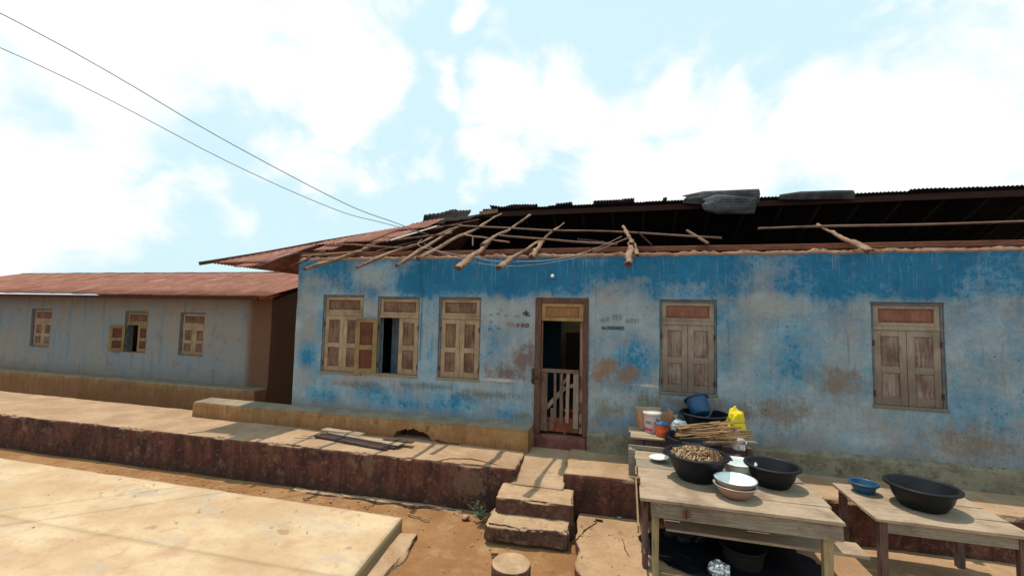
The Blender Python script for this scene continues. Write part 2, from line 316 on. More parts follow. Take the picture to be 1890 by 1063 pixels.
def ground_mat():
    n = N('reddish_laterite_sand', .95, .1)
    a = n.noise(.9, 9, .6); b = n.noise(3.2, 8, .68, off=(4, 1, 1)); f = n.noise(70, 5, .75); w = n.noise(2.0, 6, .6, sc=(2.2, .6, 1), off=(1, 5, 0))
    col = n.mix(n.rng(a, .33, .67), (.235, .112, .045), (.32, .17, .078))
    col = n.mix(n.rng(b, .48, .72, 0, .6), col, (.43, .27, .145)); col = n.mix(n.rng(w, .52, .7, 0, .55), col, (.22, .105, .04))
    col = n.mix(n.rng(n.voro(38), .13, .06, 0, .4), col, (.46, .34, .23))
    col = n.mix(n.rng(n.noise(12, 9, .78, off=(3, 7, 0)), .54, .64, 0, .6), col, (.19, .09, .035)); col = n.mix(n.rng(n.noise(28, 6, .75, off=(3, 7, 0)), .60, .66, 0, .5), col, (.42, .29, .18)); col = n.mix(n.rng(f, .5, .78, 0, .4), col, (.2, .1, .04))
    n.bump(n.add(n.add(a, n.mul(b, .6)), n.mul(f, .3)), .014, .8); return n.out(col)
M['ground'] = ground_mat()
M['cavity'] = mottled('dark_earth', (.05, .02, .014), (.09, .035, .02), None, 6)
M['hole'] = mottled('damp_black_earth', (.012, .008, .006), (.02, .014, .01), None, 6)  # near-black stands in for the shade down the paving hole
M['plank_dark'] = wood('dark_purlish_old_plank', (.055, .03, .028), (.11, .065, .06), 'x', .75, .3)
M['plank_tan'] = wood('dusty_tan_plank', (.36, .25, .17), (.48, .35, .24), 'x', .85, .3)
M['table_top'] = wood('sun_bleached_table_board', (.32, .23, .155), (.46, .35, .25), 'x', .85, .6, (.13, .08, .055))
M['table_grey'] = wood('grey_weathered_board', (.22, .18, .14), (.34, .285, .22), 'x', .85, .4)
M['table_leg'] = wood('table_leg_wood', (.30, .21, .10), (.42, .31, .17), 'z', .85, .3)
M['table_legd'] = wood('dark_table_leg_wood', (.10, .055, .045), (.19, .11, .09), 'z', .85, .3)
M['black_plastic'] = plain('black_rubbery_plastic', (.006, .007, .011), .42, .3)
M['blue_plastic'] = plain('navy_blue_plastic', (.012, .07, .16), .35, .5)
M['white_enamel'] = plain('white_enamel', (.72, .76, .76), .2, .5, var=.05)
M['brown_enamel'] = plain('brown_outer_enamel', (.34, .19, .13), .35, .5)
M['steel_rim'] = plain('grey_steel_rim', (.5, .55, .58), .3, .5, .5, .05)
M['card'] = mottled('brown_cardboard', (.44, .235, .12), (.52, .30, .165), None, 4, .9, .002)
M['card_in'] = mottled('pale_cardboard_lining', (.56, .36, .20), (.63, .43, .26), None, 4, .9, .002)
M['bucket'] = plain('pale_pink_plastic', (.62, .44, .40), .4, .4, var=.05)
M['lid_w'] = plain('off_white_plastic_lid', (.66, .56, .50), .4, .4, var=.05)
M['orange'] = plain('orange_plastic', (.70, .10, .02), .35, .5, var=.05)
M['bluelid'] = plain('faded_blue_plastic', (.06, .16, .32), .35, .5, var=.05)
M['print_blue'] = plain('label_print_blue', (.08, .10, .38), .5, .3)
M['print_pink'] = plain('label_print_magenta', (.55, .05, .16), .5, .3)
M['yellow'] = plain('yellow_plastic_film', (.80, .60, .0), .35, .5, var=.05)
M['paper'] = plain('white_plastic_film', (.72, .72, .76), .5, .4, var=.05)
M['foil'] = plain('silver_foil', (.7, .7, .7), .3, .5, .8, .05)
M['bark'] = mottled('dry_bark', (.30, .16, .08), (.46, .29, .17), (.10, .05, .03), 12, .9, .006)
M['stick'] = wood('split_firewood', (.24, .125, .06), (.42, .25, .13), 'x', .85, .4)
M['stick_end'] = mottled('charred_stick_end', (.06, .03, .02), (.16, .09, .05), None, 20)  # darker brown for the stick ends
M['chip_a'] = mottled('pale_wood_chip', (.46, .29, .16), (.64, .46, .29), None, 30)
M['chip_b'] = mottled('brown_wood_chip', (.12, .05, .03), (.22, .11, .06), None, 30)
M['leaf'] = mottled('weed_leaf', (.09, .14, .07), (.17, .22, .13), None, 30, .6, .001)
M['wire'] = plain('grey_wire_sheath', (.12, .10, .10), .5)
M['wire_pale'] = plain('pale_bare_wire', (.45, .36, .33), .5)
M['wire_blue'] = plain('blue_cable_sheath', (.01, .10, .28), .5)
M['porcelain'] = plain('white_bulb_glass', (.78, .8, .78), .15, .5, var=.02)
M['iron'] = mottled('rusty_iron', (.06, .025, .02), (.12, .05, .035), None, 20, .7)
M['ink_red'] = plain('faded_red_ink', (.20, .05, .04), .9, .1)
M['ink_black'] = plain('black_ink', (.03, .025, .03), .9, .1)
M['ink_grey'] = plain('faded_grey_chalk', (.20, .215, .23), .9, .1)
M['ink_blue'] = plain('faded_blue_ink', (.06, .16, .26), .9, .1)
M['ink_pink'] = plain('faded_pink_ink', (.40, .22, .20), .9, .1)
M['mud_wall'] = None
def nb_wall():
    n = N('faded_grey_blue_plaster', .92, .12)
    a = n.noise(.8, 8, .62); b = n.noise(3, 8, .68, off=(3, 3, 3)); s = n.noise(1.6, 7, .62, sc=(4, 1, .4))
    col = n.mix(n.rng(a, .35, .65), (.24, .25, .26), (.30, .25, .21)); col = n.mix(n.rng(s, .5, .68, 0, .75), col, (.10, .21, .29))
    col = n.mix(n.rng(b, .52, .7, 0, .5), col, (.20, .13, .09)); col = n.mix(n.mul(n.rng(n.z, 1.3, .7), .6), col, (.19, .11, .07))
    col = n.mix(n.rng(n.x, -9.9, -9.55), col, (.17, .085, .05))  # brown end strip puts the passage shade into the wall colour
    n.bump(b, .012, .7); return n.out(col)
M['mud_wall'] = nb_wall()

# ------------------------------------------------------------------ object helpers
def thing(name, label, cat, loc=(0, 0, 0), group=None, kind=None):
    o = bpy.data.objects.new(name, None); S.collection.objects.link(o); o.location = loc
    o['label'] = label; o['category'] = cat; o.empty_display_size = .2
    if group: o['group'] = group
    if kind: o['kind'] = kind
    return o
def rootloc(o):
    v = Vector(o.location)
    while o.parent: o = o.parent; v += Vector(o.location)
    return v
def link(name, bm, mats, parent=None, smooth=False, label=None, cat=None, kind=None, group=None, origin=None):
    """mesh given in world metres; stored relative to its parent (or to origin)"""
    off = rootloc(parent) if parent else Vector(origin or (0, 0, 0))
    bmesh.ops.translate(bm, verts=bm.verts, vec=-off)
    me = bpy.data.meshes.new(name); bm.to_mesh(me); bm.free()
    if not isinstance(mats, (list, tuple)): mats = [mats]
    for q in mats: me.materials.append(q)
    if smooth: me.polygons.foreach_set('use_smooth', [True]*len(me.polygons))
    o = bpy.data.objects.new(name, me); S.collection.objects.link(o)
    if parent: o.parent = parent
    else: o.location = off
    if label: o['label'] = label
    if cat: o['category'] = cat
    if kind: o['kind'] = kind
    if group: o['group'] = group
    return o
def nb(): return bmesh.new()
def box(bm, x0, x1, y0, y1, z0, z1, bev=.004, mi=0, rot=None, jit=0):
    vs = [Vector((x, y, z)) for z in (z0, z1) for y in (y0, y1) for x in (x0, x1)]
    if jit: vs = [v + Vector((random.uniform(-jit, jit) for _ in range(3))) for v in vs]
    if rot: c = Vector(((x0+x1)/2, (y0+y1)/2, (z0+z1)/2)); vs = [rot @ (v-c) + c for v in vs]
    V = [bm.verts.new(v) for v in vs]
    fs = [bm.faces.new([V[i] for i in f]) for f in ((0, 2, 3, 1), (4, 5, 7, 6), (0, 1, 5, 4), (2, 6, 7, 3), (0, 4, 6, 2), (1, 3, 7, 5))]
    for f in fs: f.material_index = mi
    if bev:
        es = list({e for f in fs for e in f.edges})
        r = bmesh.ops.bevel(bm, geom=es, offset=bev, segments=1, affect='EDGES')
        for f in r['faces']: f.material_index = mi
def bar(bm, a, b, w, h, up=(0, 0, 1), bev=.003, mi=0, taper=1.0, jit=0):
    a, b = Vector(a), Vector(b); d = (b-a).normalized(); s = d.cross(Vector(up)).normalized(); u = s.cross(d)
    V = []
    for p, k in ((a, 1), (b, taper)):
        for su, sv in ((-1, -1), (1, -1), (1, 1), (-1, 1)):
            q = p + s*su*w/2*k + u*sv*h/2*k
            if jit: q = q + Vector((random.uniform(-jit, jit) for _ in range(3)))
            V.append(bm.verts.new(q))
    fs = [bm.faces.new([V[i] for i in f]) for f in ((3, 2, 1, 0), (4, 5, 6, 7), (0, 1, 5, 4), (1, 2, 6, 5), (2, 3, 7, 6), (3, 0, 4, 7))]
    for f in fs: f.material_index = mi
    if bev:
        r = bmesh.ops.bevel(bm, geom=list({e for f in fs for e in f.edges}), offset=bev, segments=1, affect='EDGES')
        for f in r['faces']: f.material_index = mi
def tube(bm, pts, r, n=7, r2=None, rough=0, mi=0, endmi=None, flat=1.0):
    pts = [Vector(p) for p in pts]; rings = []; L = len(pts); seed = random.random()*50
    for i, p in enumerate(pts):
        d = (pts[min(i+1, L-1)] - pts[max(i-1, 0)]).normalized()
        s = d.cross(Vector((0, 0, 1)));
        if s.length < .05: s = d.cross(Vector((0, 1, 0)))
        s.normalize(); u = s.cross(d); rr = r if r2 is None else r + (r2-r)*i/(L-1)
        ring = []
        for k in range(n):
            a = 2*math.pi*k/n; q = rr*(1 + (rough*noise.noise(Vector((k*1.7+seed, i*.6, seed))) if rough else 0))
            ring.append(bm.verts.new(p + s*math.cos(a)*q + u*math.sin(a)*q*flat))
        rings.append(ring)
    for A, B in zip(rings, rings[1:]):
        for k in range(n):
            f = bm.faces.new((A[k], A[(k+1) % n], B[(k+1) % n], B[k])); f.material_index = mi; f.smooth = True
    for ring, fl in ((rings[0], 1), (rings[-1], 0)):
        f = bm.faces.new(ring[::-1] if fl else ring); f.material_index = mi if endmi is None else endmi
def wobble(a, b, n, amp, sag=0):
    a, b = Vector(a), Vector(b); sd_ = random.random()*99; out = []
    for i in range(n+1):
        t = i/n; p = a.lerp(b, t); w = math.sin(math.pi*t)
        p += Vector((noise.noise(Vector((t*3, sd_, 0))), noise.noise(Vector((t*3, sd_, 7)))*.4, noise.noise(Vector((t*3, 4, sd_)))))*amp*(.3+w)
        p.z -= sag*4*t*(1-t); out.append(p)
    return out
def lathe(bm, prof, c, n=32, mi=0, tilt=None, sx=1, sy=1, wob=0):
    c = Vector(c); rings = []
    for r, z in prof:
        ring = []
        for k in range(n):
            a = 2*math.pi*k/n; w = 1 + wob*noise.noise(Vector((math.cos(a)*1.5, math.sin(a)*1.5, z*3+c.x*9)))
            v = Vector((r*w*math.cos(a)*sx, r*w*math.sin(a)*sy, z))
            if tilt: v = tilt @ v
            ring.append(bm.verts.new(c+v))
        rings.append(ring)
    mis = mi if isinstance(mi, (list, tuple)) else [mi]*len(rings)
    for j, (A, B) in enumerate(zip(rings, rings[1:])):
        for k in range(n):
            f = bm.faces.new((A[k], A[(k+1) % n], B[(k+1) % n], B[k])); f.material_index = mis[j]; f.smooth = True
    if prof[0][0] > 0: f = bm.faces.new(rings[0][::-1]); f.material_index = mis[0]
    if prof[-1][0] > 0: f = bm.faces.new(rings[-1]); f.material_index = mis[-2] if len(mis) > 1 else mis[0]
def wallgrid(bm, x0, x1, z0, z1, openings, step, y=0.0, depth=.25, amp=.012, skip=None, topnoise=0, botnoise=0):
    """front sheet of a wall with true openings, waves in the plaster, reveals and a back face"""
    def axis(a, b, cuts):
        c = sorted({a, b} | {q for q in cuts if a < q < b}); out = []
        for p, q in zip(c, c[1:]):
            k = max(1, round((q-p)/step)); out += [p+(q-p)*i/k for i in range(k)]
        return out + [b]
    X = axis(x0, x1, [q for o in openings for q in o[:2]]); Z = axis(z0, z1, [q for o in openings for q in o[2:]])
    V = {}
    def vert(i, j):
        if (i, j) not in V:
            x, z = X[i], Z[j]; d = amp*(noise.noise(Vector((x*1.3, z*1.3, 3))) + .5*noise.noise(Vector((x*5, z*5, 9)))); zz = z; xx = x
            if j == len(Z)-1: zz += topnoise*(noise.noise(Vector((x*3.1, 0, 2)))+.6*noise.noise(Vector((x*11, 0, 5))))
            if j == 0: zz += botnoise*noise.noise(Vector((x*4, 0, 8)))
            for o in openings:      # chipped arrises
                if (abs(x-o[0]) < 1e-5 or abs(x-o[1]) < 1e-5) and o[2]-1e-5 <= z <= o[3]+1e-5: xx += .006*noise.noise(Vector((x, z*6, 1))); d += .006*abs(noise.noise(Vector((x, z*9, 6))))
                if (abs(z-o[2]) < 1e-5 or abs(z-o[3]) < 1e-5) and o[0]-1e-5 <= x <= o[1]+1e-5: zz += .006*noise.noise(Vector((x*6, z, 1)))
            V[i, j] = bm.verts.new((xx, y+d, zz))
        return V[i, j]
    fs = []
    for i in range(len(X)-1):
        for j in range(len(Z)-1):
            cx, cz = (X[i]+X[i+1])/2, (Z[j]+Z[j+1])/2
            if any(o[0] < cx < o[1] and o[2] < cz < o[3] for o in openings): continue
            if skip and skip(cx, cz): continue
            fs.append(bm.faces.new((vert(i, j), vert(i+1, j), vert(i+1, j+1), vert(i, j+1))))
    r = bmesh.ops.extrude_face_region(bm, geom=fs)
    for v in r['geom']:
        if isinstance(v, bmesh.types.BMVert): v.co.y = y+depth
    bmesh.ops.recalc_face_normals(bm, faces=bm.faces)
def block(bm, c, z0, z1, step=.05, amp=.012, rnd=.03, chip=.03, ztop=None, hole=None, seed=0.0, mi=0, edgewob=0.0):
    """masonry block: c = four corners (x,y) counter-clockwise from back-left... bilinear; worn arrises"""
    c = [Vector((a[0], a[1], 0)) for a in c]
    lu = max((c[1]-c[0]).length, (c[2]-c[3]).length); lv = max((c[3]-c[0]).length, (c[2]-c[1]).length); lw = z1-z0
    nu, nv, nw = [max(2, round(l/step)) for l in (lu, lv, lw)]
    V = {}
    def P(u, v, w):
        p = c[0]*(1-u)*(1-v) + c[1]*u*(1-v) + c[2]*u*v + c[3]*(1-u)*v
        zt = z1 if ztop is None else ztop(p.x, p.y)
        p.z = z0 + (zt-z0)*w; return p
    cen = P(.5, .5, .5)
    def vert(i, j, k):
        if (i, j, k) in V: return V[i, j, k]
        u, v, w = i/nu, j/nv, k/nw; p = P(u, v, w)
        du, dv, dw = min(u, 1-u)*lu, min(v, 1-v)*lv, (1-w)*lw
        near = sorted((du, dv, dw)); ed = near[1]
        q = Vector((p.x*2.1+seed, p.y*2.1, p.z*2.1)); q2 = q*3.7
        dis = Vector((noise.noise(q), noise.noise(q+Vector((9, 0, 0))), noise.noise(q+Vector((0, 9, 0)))))*amp + Vector((noise.noise(q2), noise.noise(q2+Vector((9, 0, 0))), .6*noise.noise(q2+Vector((0, 9, 0)))))*amp*.6
        if step < .04: q3 = q*11; dis += Vector((noise.noise(q3), noise.noise(q3+Vector((9, 0, 0))), .7*noise.noise(q3+Vector((0, 9, 0)))))*amp*.33
        if dw < 1e-6 and edgewob == 0: dis.z *= .6
        if ed < rnd*1.6:
            k_ = max(0, 1-ed/(rnd*1.6)); ch = max(0, noise.noise(q*1.3+Vector((3, 3, 3)))-.05)*chip*.9 + max(0, noise.noise(q*4.1+Vector((3, 3, 3)))-.25)*chip*.8
            inw = Vector((0, 0, 0))
            if du < rnd*1.6: inw += (P(.5, v, w)-p).normalized()*(rnd*.45+ch)*k_
            if dv < rnd*1.6: inw += (P(u, .5, w)-p).normalized()*(rnd*.45+ch)*k_
            if dw < rnd*1.6: inw += Vector((0, 0, -1))*(rnd*.45+ch*.6)*k_
            dis += inw
        if edgewob and (du < 1e-6 or dv < 1e-6):
            dis += Vector((noise.noise(Vector((p.x*3, p.y*3, seed))), noise.noise(Vector((p.x*3, p.y*3, seed+9))), 0))*edgewob
        V[i, j, k] = bm.verts.new(p+dis); return V[i, j, k]
    fs = []; topf = []
    for i in range(nu):
        for j in range(nv):
            fs.append(bm.faces.new((vert(i, j, 0), vert(i, j+1, 0), vert(i+1, j+1, 0), vert(i+1, j, 0))))
            u, v = (i+.5)/nu, (j+.5)/nv; p = P(u, v, 1)
            f = bm.faces.new((vert(i, j, nw), vert(i+1, j, nw), vert(i+1, j+1, nw), vert(i, j+1, nw))); fs.append(f)
            if hole and hole(p.x, p.y): topf.append(f)
    for k in range(nw):
        for i in range(nu):
            fs.append(bm.faces.new((vert(i, 0, k), vert(i+1, 0, k), vert(i+1, 0, k+1), vert(i, 0, k+1))))
            fs.append(bm.faces.new((vert(i, nv, k), vert(i, nv, k+1), vert(i+1, nv, k+1), vert(i+1, nv, k))))
        for j in range(nv):
            fs.append(bm.faces.new((vert(0, j, k), vert(0, j, k+1), vert(0, j+1, k+1), vert(0, j+1, k))))
            fs.append(bm.faces.new((vert(nu, j, k), vert(nu, j+1, k), vert(nu, j+1, k+1), vert(nu, j, k+1))))
    for f in fs: f.smooth = True; f.material_index = mi
    if topf:
        r = bmesh.ops.inset_region(bm, faces=topf, thickness=.004, depth=0)
        r = bmesh.ops.extrude_face_region(bm, geom=topf); bmesh.ops.delete(bm, geom=topf, context='FACES')
        for v in r['geom']:
            if isinstance(v, bmesh.types.BMVert):
                v.co.z -= .2
                for f in v.link_faces: f.material_index = 1
        for v in r['geom']:
            if isinstance(v, bmesh.types.BMFace): v.material_index = 1
    bmesh.ops.recalc_face_normals(bm, faces=bm.faces)
def strip(bm, pts, w, z, mi=0):     # a hairline crack lying in a surface, jagged
    pts = [Vector(p) for p in pts]; fine = []
    for a, b in zip(pts, pts[1:]):
        k = max(2, int((b-a).length/.03))
        for i in range(k):
            p = a.lerp(b, i/k); s = (b-a).normalized(); q = Vector((-s.y, s.x, 0)) if abs(s.z) < .9 else Vector((1, 0, 0))
            fine.append(p + q*random.uniform(-.008, .008))
    fine.append(pts[-1]); prev = None
    for i, p in enumerate(fine):
        d = (fine[min(i+1, len(fine)-1)]-fine[max(i-1, 0)]).normalized()
        nrm = Vector(z); s = d.cross(nrm).normalized(); ww = w*random.uniform(.4, 1.3)*(.3 if i in (0, len(fine)-1) else 1)
        cur = [bm.verts.new(p + s*ww/2), bm.verts.new(p - s*ww/2), bm.verts.new(p - nrm*.012)]
        if prev:
            bm.faces.new((prev[0], cur[0], cur[2], prev[2])); bm.faces.new((prev[2], cur[2], cur[1], prev[1])); bm.faces.new((prev[1], cur[1], cur[0], prev[0]))
        prev = cur
def text_bm(txt, size, x, y, z, ext=.001, squash=1.0):
    cu = bpy.data.curves.new('t', 'FONT'); cu.body = txt; cu.size = size; cu.extrude = ext; cu.offset = .002*size/.1
    o = bpy.data.objects.new('t', cu); S.collection.objects.link(o); dg = bpy.context.evaluated_depsgraph_get()
    me = bpy.data.meshes.new_from_object(o.evaluated_get(dg)); b = nb(); b.from_mesh(me)
    bpy.data.objects.remove(o); bpy.data.curves.remove(cu); bpy.data.meshes.remove(me)
    for v in b.verts: v.co = Vector((x + v.co.x*squash, y - v.co.z, z + v.co.y))
    return b

# ------------------------------------------------------------------ ground
def axis_pts(lo, hi, step, far):
    a = []; v = lo
    while v < hi: a.append(v); v += step
    out = [hi]; q = step
    while out[-1] < far: q *= 1.5; out.append(out[-1]+q)
    inn = []; q = step; v = lo
    while v > -far: q *= 1.5; v -= q; inn.append(v)
    return inn[::-1] + a + out
bm = nb(); GX = axis_pts(-12, 6, .07, 400); GY = axis_pts(-6.5, 1.5, .07, 400); gv = []
for y in GY:
    row = []
    for x in GX:
        z = .018*noise.noise(Vector((x*.8, y*.8, 0))) + .007*noise.noise(Vector((x*4, y*4, 2))) - .006
        if abs(x) > 40 or abs(y) > 40: z = -.01
        # washed-out hollow in front of the steps
        z -= .07*math.exp(-((x+.95)/.5)**2 - ((y+2.28)/.14)**2)
        z -= .045*math.exp(-((x+2.9)/1.3)**2 - ((y+1.5)/.07)**2)
        if x > -.42 and -2.2 < y < -1.15: z -= .4       # dug out below the paving
        row.append(bm.verts.new((x, y, z)))
    gv.append(row)
for a, b in zip(gv, gv[1:]):
    for i in range(len(a)-1): f = bm.faces.new((a[i], a[i+1], b[i+1], b[i])); f.smooth = True
link('ground', bm, M['ground'], kind='structure')

# terrace, recess ramp, paving slabs : setting
def blk(name, c, z0, z1, mat, label=None, **k):
    bm = nb(); block(bm, c, z0, z1, **k); return link(name, bm, mat, kind='structure', label=label)
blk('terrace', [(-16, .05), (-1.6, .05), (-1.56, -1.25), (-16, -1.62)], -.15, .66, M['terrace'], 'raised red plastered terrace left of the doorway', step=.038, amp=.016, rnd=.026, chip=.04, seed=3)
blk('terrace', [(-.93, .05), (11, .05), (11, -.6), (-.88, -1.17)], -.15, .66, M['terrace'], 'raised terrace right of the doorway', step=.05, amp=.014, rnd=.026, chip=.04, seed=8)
blk('terrace_ramp', [(-1.62, .05), (-.86, .05), (-.84, -1.3), (-1.62, -1.3)], -.15, .62, [M['terrace']], 'sloping sunken strip of terrace before the door', step=.05, amp=.01, rnd=.02, chip=.02, seed=5,
    ztop=lambda x, y: .635 - .16*max(0, min(1, (-y-.5)/.8)))
blk('cement_slab', [(-16, -2.35), (-2.84, -2.13), (-2.66, -3.5), (-16, -3.9)], -.1, .2, M['slab'], 'pale yellow cement slab at the left', step=.07, amp=.007, rnd=.02, chip=.012, seed=11)
blk('cement_slab', [(-16, -3.895), (-2.66, -3.495), (-2.45, -6.4), (-16, -6.4)], -.1, .2, M['slab'], 'near half of the pale yellow cement slab', step=.09, amp=.007, rnd=.004, chip=.0, seed=11)
blk('slab_footing', [(-2.9, -2.2), (-2.56, -2.2), (-2.38, -4.6), (-2.9, -4.6)], -.1, .05, M['step'], 'crumbling footing strip along the pale slab', step=.035, amp=.012, rnd=.02, chip=.05, seed=21, edgewob=.07)
blk('paving', [(-.70, -1.0), (4.6, -.75), (4.6, -5.2), (-.50, -2.62)], -.1, .13, [M['slab2'], M['hole']], 'dusty cement paving right of the steps', step=.035, amp=.008, rnd=.02, chip=.05, seed=31, edgewob=.05,
    hole=lambda x, y: -.42 < x < -.31 and -1.34 < y < -1.25)
bm = nb()
strip(bm, [(-.38, -1.36, .139), (-.50, -1.6, .139), (-.58, -1.85, .139), (-.66, -2.0, .139)], .012, (0, 0, 1))
strip(bm, [(-.05, -1.7, .139), (-.02, -1.95, .139), (.03, -2.1, .139)], .006, (0, 0, 1))
link('paving_crack', bm, M['cavity'], kind='structure')
bm = nb()
strip(bm, [(-2.75, -1.30, .665), (-2.6, -1.12, .668), (-2.3, -1.04, .668), (-2.0, -1.13, .668), (-1.75, -1.2, .665)], .016, (0, 0, 1))
strip(bm, [(-5.6, -1.0, .668), (-4.9, -.85, .668), (-4.0, -.95, .668)], .006, (0, 0, 1))
strip(bm, [(-2.44, -1.345, .6), (-2.5, -1.36, .35), (-2.42, -1.37, .1)], .012, (0, -1, 0))
strip(bm, [(-3.0, -1.36, .3), (-3.05, -1.375, .05)], .02, (0, -1, 0))
link('terrace_crack', bm, M['cavity'], kind='structure')
# eroded lip where the terrace wall meets the yard
blk('terrace_footing', [(-5.2, -1.36), (-2.3, -1.28), (-2.3, -1.385), (-5.2, -1.47)], -.1, .022, M['step'], 'broken cement fillet at the foot of the terrace', step=.035, amp=.014, rnd=.015, chip=.05, seed=41, edgewob=.05)

# steps
st = thing('concrete_steps', 'two worn concrete steps climbing from the yard to the terrace', 'steps', (-1.2, -1.6, 0))
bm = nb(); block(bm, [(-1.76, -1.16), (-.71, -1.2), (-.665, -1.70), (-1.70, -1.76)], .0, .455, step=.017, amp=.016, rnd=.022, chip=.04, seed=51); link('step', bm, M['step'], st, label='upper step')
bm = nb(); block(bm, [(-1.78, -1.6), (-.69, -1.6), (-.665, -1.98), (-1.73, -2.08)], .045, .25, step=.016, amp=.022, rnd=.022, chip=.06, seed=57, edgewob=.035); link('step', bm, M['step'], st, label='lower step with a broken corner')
bm = nb(); block(bm, [(-1.66, -1.5), (-.80, -1.5), (-.84, -1.84), (-1.60, -1.93)], -.12, .08, step=.03, amp=.03, rnd=.04, chip=.08, seed=61); link('footing', bm, M['step'], st)

# broken round concrete stool
bm = nb(); n_ = 40
lathe(bm, [(.0, .05-.2), (.205, -.15), (.212, -.02), (.212, .17), (.205, .2), (.196, .207), (.165, .2075), (.155, .205), (.12, .2045), (.115, .206), (.03, .2045), (.02, .200), (.0, .199)], (-1.19, -2.80, .03), 44, wob=.02)
for v in bm.verts:
    v.co += Vector((noise.noise(v.co*9), noise.noise(v.co*9+Vector((5, 0, 0))), .5*noise.noise(v.co*12)))*.007
link('concrete_stool', bm, M['step'], smooth=True, label='round concrete block like a low stool below the steps', cat='concrete block', origin=(-1.19, -2.80, 0))

# ------------------------------------------------------------------ the blue house
H = thing('house', 'long blue plastered house with half its iron roof torn away', 'house', (-.7, 4, .66))
WIN = [(-5.93, -5.00, 1.66, 3.20), (-4.69, -3.79, 1.68, 3.175), (-3.40, -2.57, 1.68, 3.18), (.50, 1.36, 1.68, 3.18), (3.42, 4.30, 1.68, 3.18)]
DOOR = (-1.53, -.66, .60, 3.175)
bm = nb(); wallgrid(bm, -6.56, 9.6, .6, 3.93, WIN+[DOOR], .07, topnoise=.03)
link('front_wall', bm, M['wall'], H)
bm = nb(); box(bm, -6.56, -6.31, .252, 8.4, .0, 3.9, .01); link('side_wall', bm, M['wall'], H)
bm = nb(); box(bm, 9.35, 9.6, .252, 8.4, .0, 3.9, .01); link('side_wall', bm, M['wall'], H)
bm = nb(); box(bm, -6.3, 9.3, 8.15, 8.4, .0, 3.9, .01); link('back_wall', bm, M['inner_tan'], H)
# crumbling mortar bed along the wall head
bm = nb(); vs = []
xs = [-6.5+i*.045 for i in range(int(16/.045))]
prof = []
for i, x in enumerate(xs):
    h = .055+.035*noise.noise(Vector((x*3.7, 1, 1)))+.02*noise.noise(Vector((x*13, 2, 1))); o = -.014+.014*noise.noise(Vector((x*7, 4, 1)))
    zb = 3.905+.018*noise.noise(Vector((x*3.1, 0, 2)))+.012*noise.noise(Vector((x*9, 3, 3)))
    prof.append([bm.verts.new(p) for p in ((x, o+.014, zb-.012), (x, o-.012, zb+.012), (x, o-.004, zb+h*.8), (x, o+.05, zb+h), (x, .24, zb+h), (x, .24, zb-.01))])
for a, b in zip(prof, prof[1:]):
    for k in range(5): bm.faces.new((a[k], b[k], b[k+1], a[k+1])[::-1])
bmesh.ops.recalc_face_normals(bm, faces=bm.faces)
link('mortar_bed', bm, M['mortar'], H)
bm = nb()
x = -6.9
for L_ in (3.4, 2.9, 3.6, 3.1, 3.2):
    bm = nb(); bar(bm, (x, .12+random.uniform(-.02, .02), 4.02+random.uniform(-.008, .008)), (x+L_-.01, .12+random.uniform(-.02, .02), 4.02+random.uniform(-.01, .01)), .1, .085, bev=.006)
    x += L_; link('wall_plate', bm, M['plate'], H)
# ledge-bench, plinth, threshold
bm = nb()
def cav(cx, cz):
    t = (cx+3.64)/.36; return abs(t) < 1 and cz < .66 + .17*math.sqrt(max(0, 1-abs(t)**2.4))*(1+.2*noise.noise(Vector((cx*9, 0, 0)))) + .01
wallgrid(bm, -8.6, -1.56, .6, .965, [], .022, y=-.42, depth=.41, amp=.012, skip=cav)
for v in bm.verts:
    if v.co.z > .955: v.co.z = .955 + .045*max(0, min(1, (v.co.x+6.5)/5)) + .01*noise.noise(v.co*2) + (0.02 if v.co.y > -.1 else 0)
    if v.co.z > .93 and v.co.y < -.2: v.co.y += .012*abs(noise.noise(Vector((v.co.x*4, 0, 0))))+.004
bevs = [e for e in bm.edges if len(e.link_faces) == 2 and all(v.co.z > .94 and v.co.y < -.3 for v in e.verts) and e.calc_face_angle(0) > .8]
bmesh.ops.bevel(bm, geom=bevs, offset=.012, segments=2, affect='EDGES')
link('ledge', bm, M['bench'], H, label='plastered ochre sitting ledge along the wall foot, with a hole broken in it')
bm = nb(); box(bm, -4.1, -3.2, -.15, -.02, .62, .9, 0); link('ledge_core', bm, M['cavity'], H)
bm = nb(); strip(bm, [(-3.32, -.434, .95), (-3.34, -.434, .9), (-3.37, -.434, .82)], .01, (0, -1, 0)); strip(bm, [(-3.28, 0, .99), (-3.3, -.2, .985), (-3.33, -.42, .972)], .01, (0, 0, 1))
strip(bm, [(-3.2, -.434, .70), (-2.95, -.434, .665), (-2.75, -.434, .675)], .03, (0, -1, 0)); link('crack', bm, M['cavity'], H)
bm = nb(); wallgrid(bm, -.64, 9.6, .6, .93, [], .05, y=-.09, depth=.085, amp=.012)
for v in bm.verts:
    if v.co.z > .92 and v.co.y > -.04: v.co.z += .05
link('plinth', bm, M['plinth'], H)
bm = nb(); block(bm, [(-1.54, .24), (-.65, .24), (-.65, -.03), (-1.54, -.03)], .6, .855, step=.03, amp=.008, rnd=.02, chip=.02, seed=71); link('threshold', bm, M['sill_red'], H)
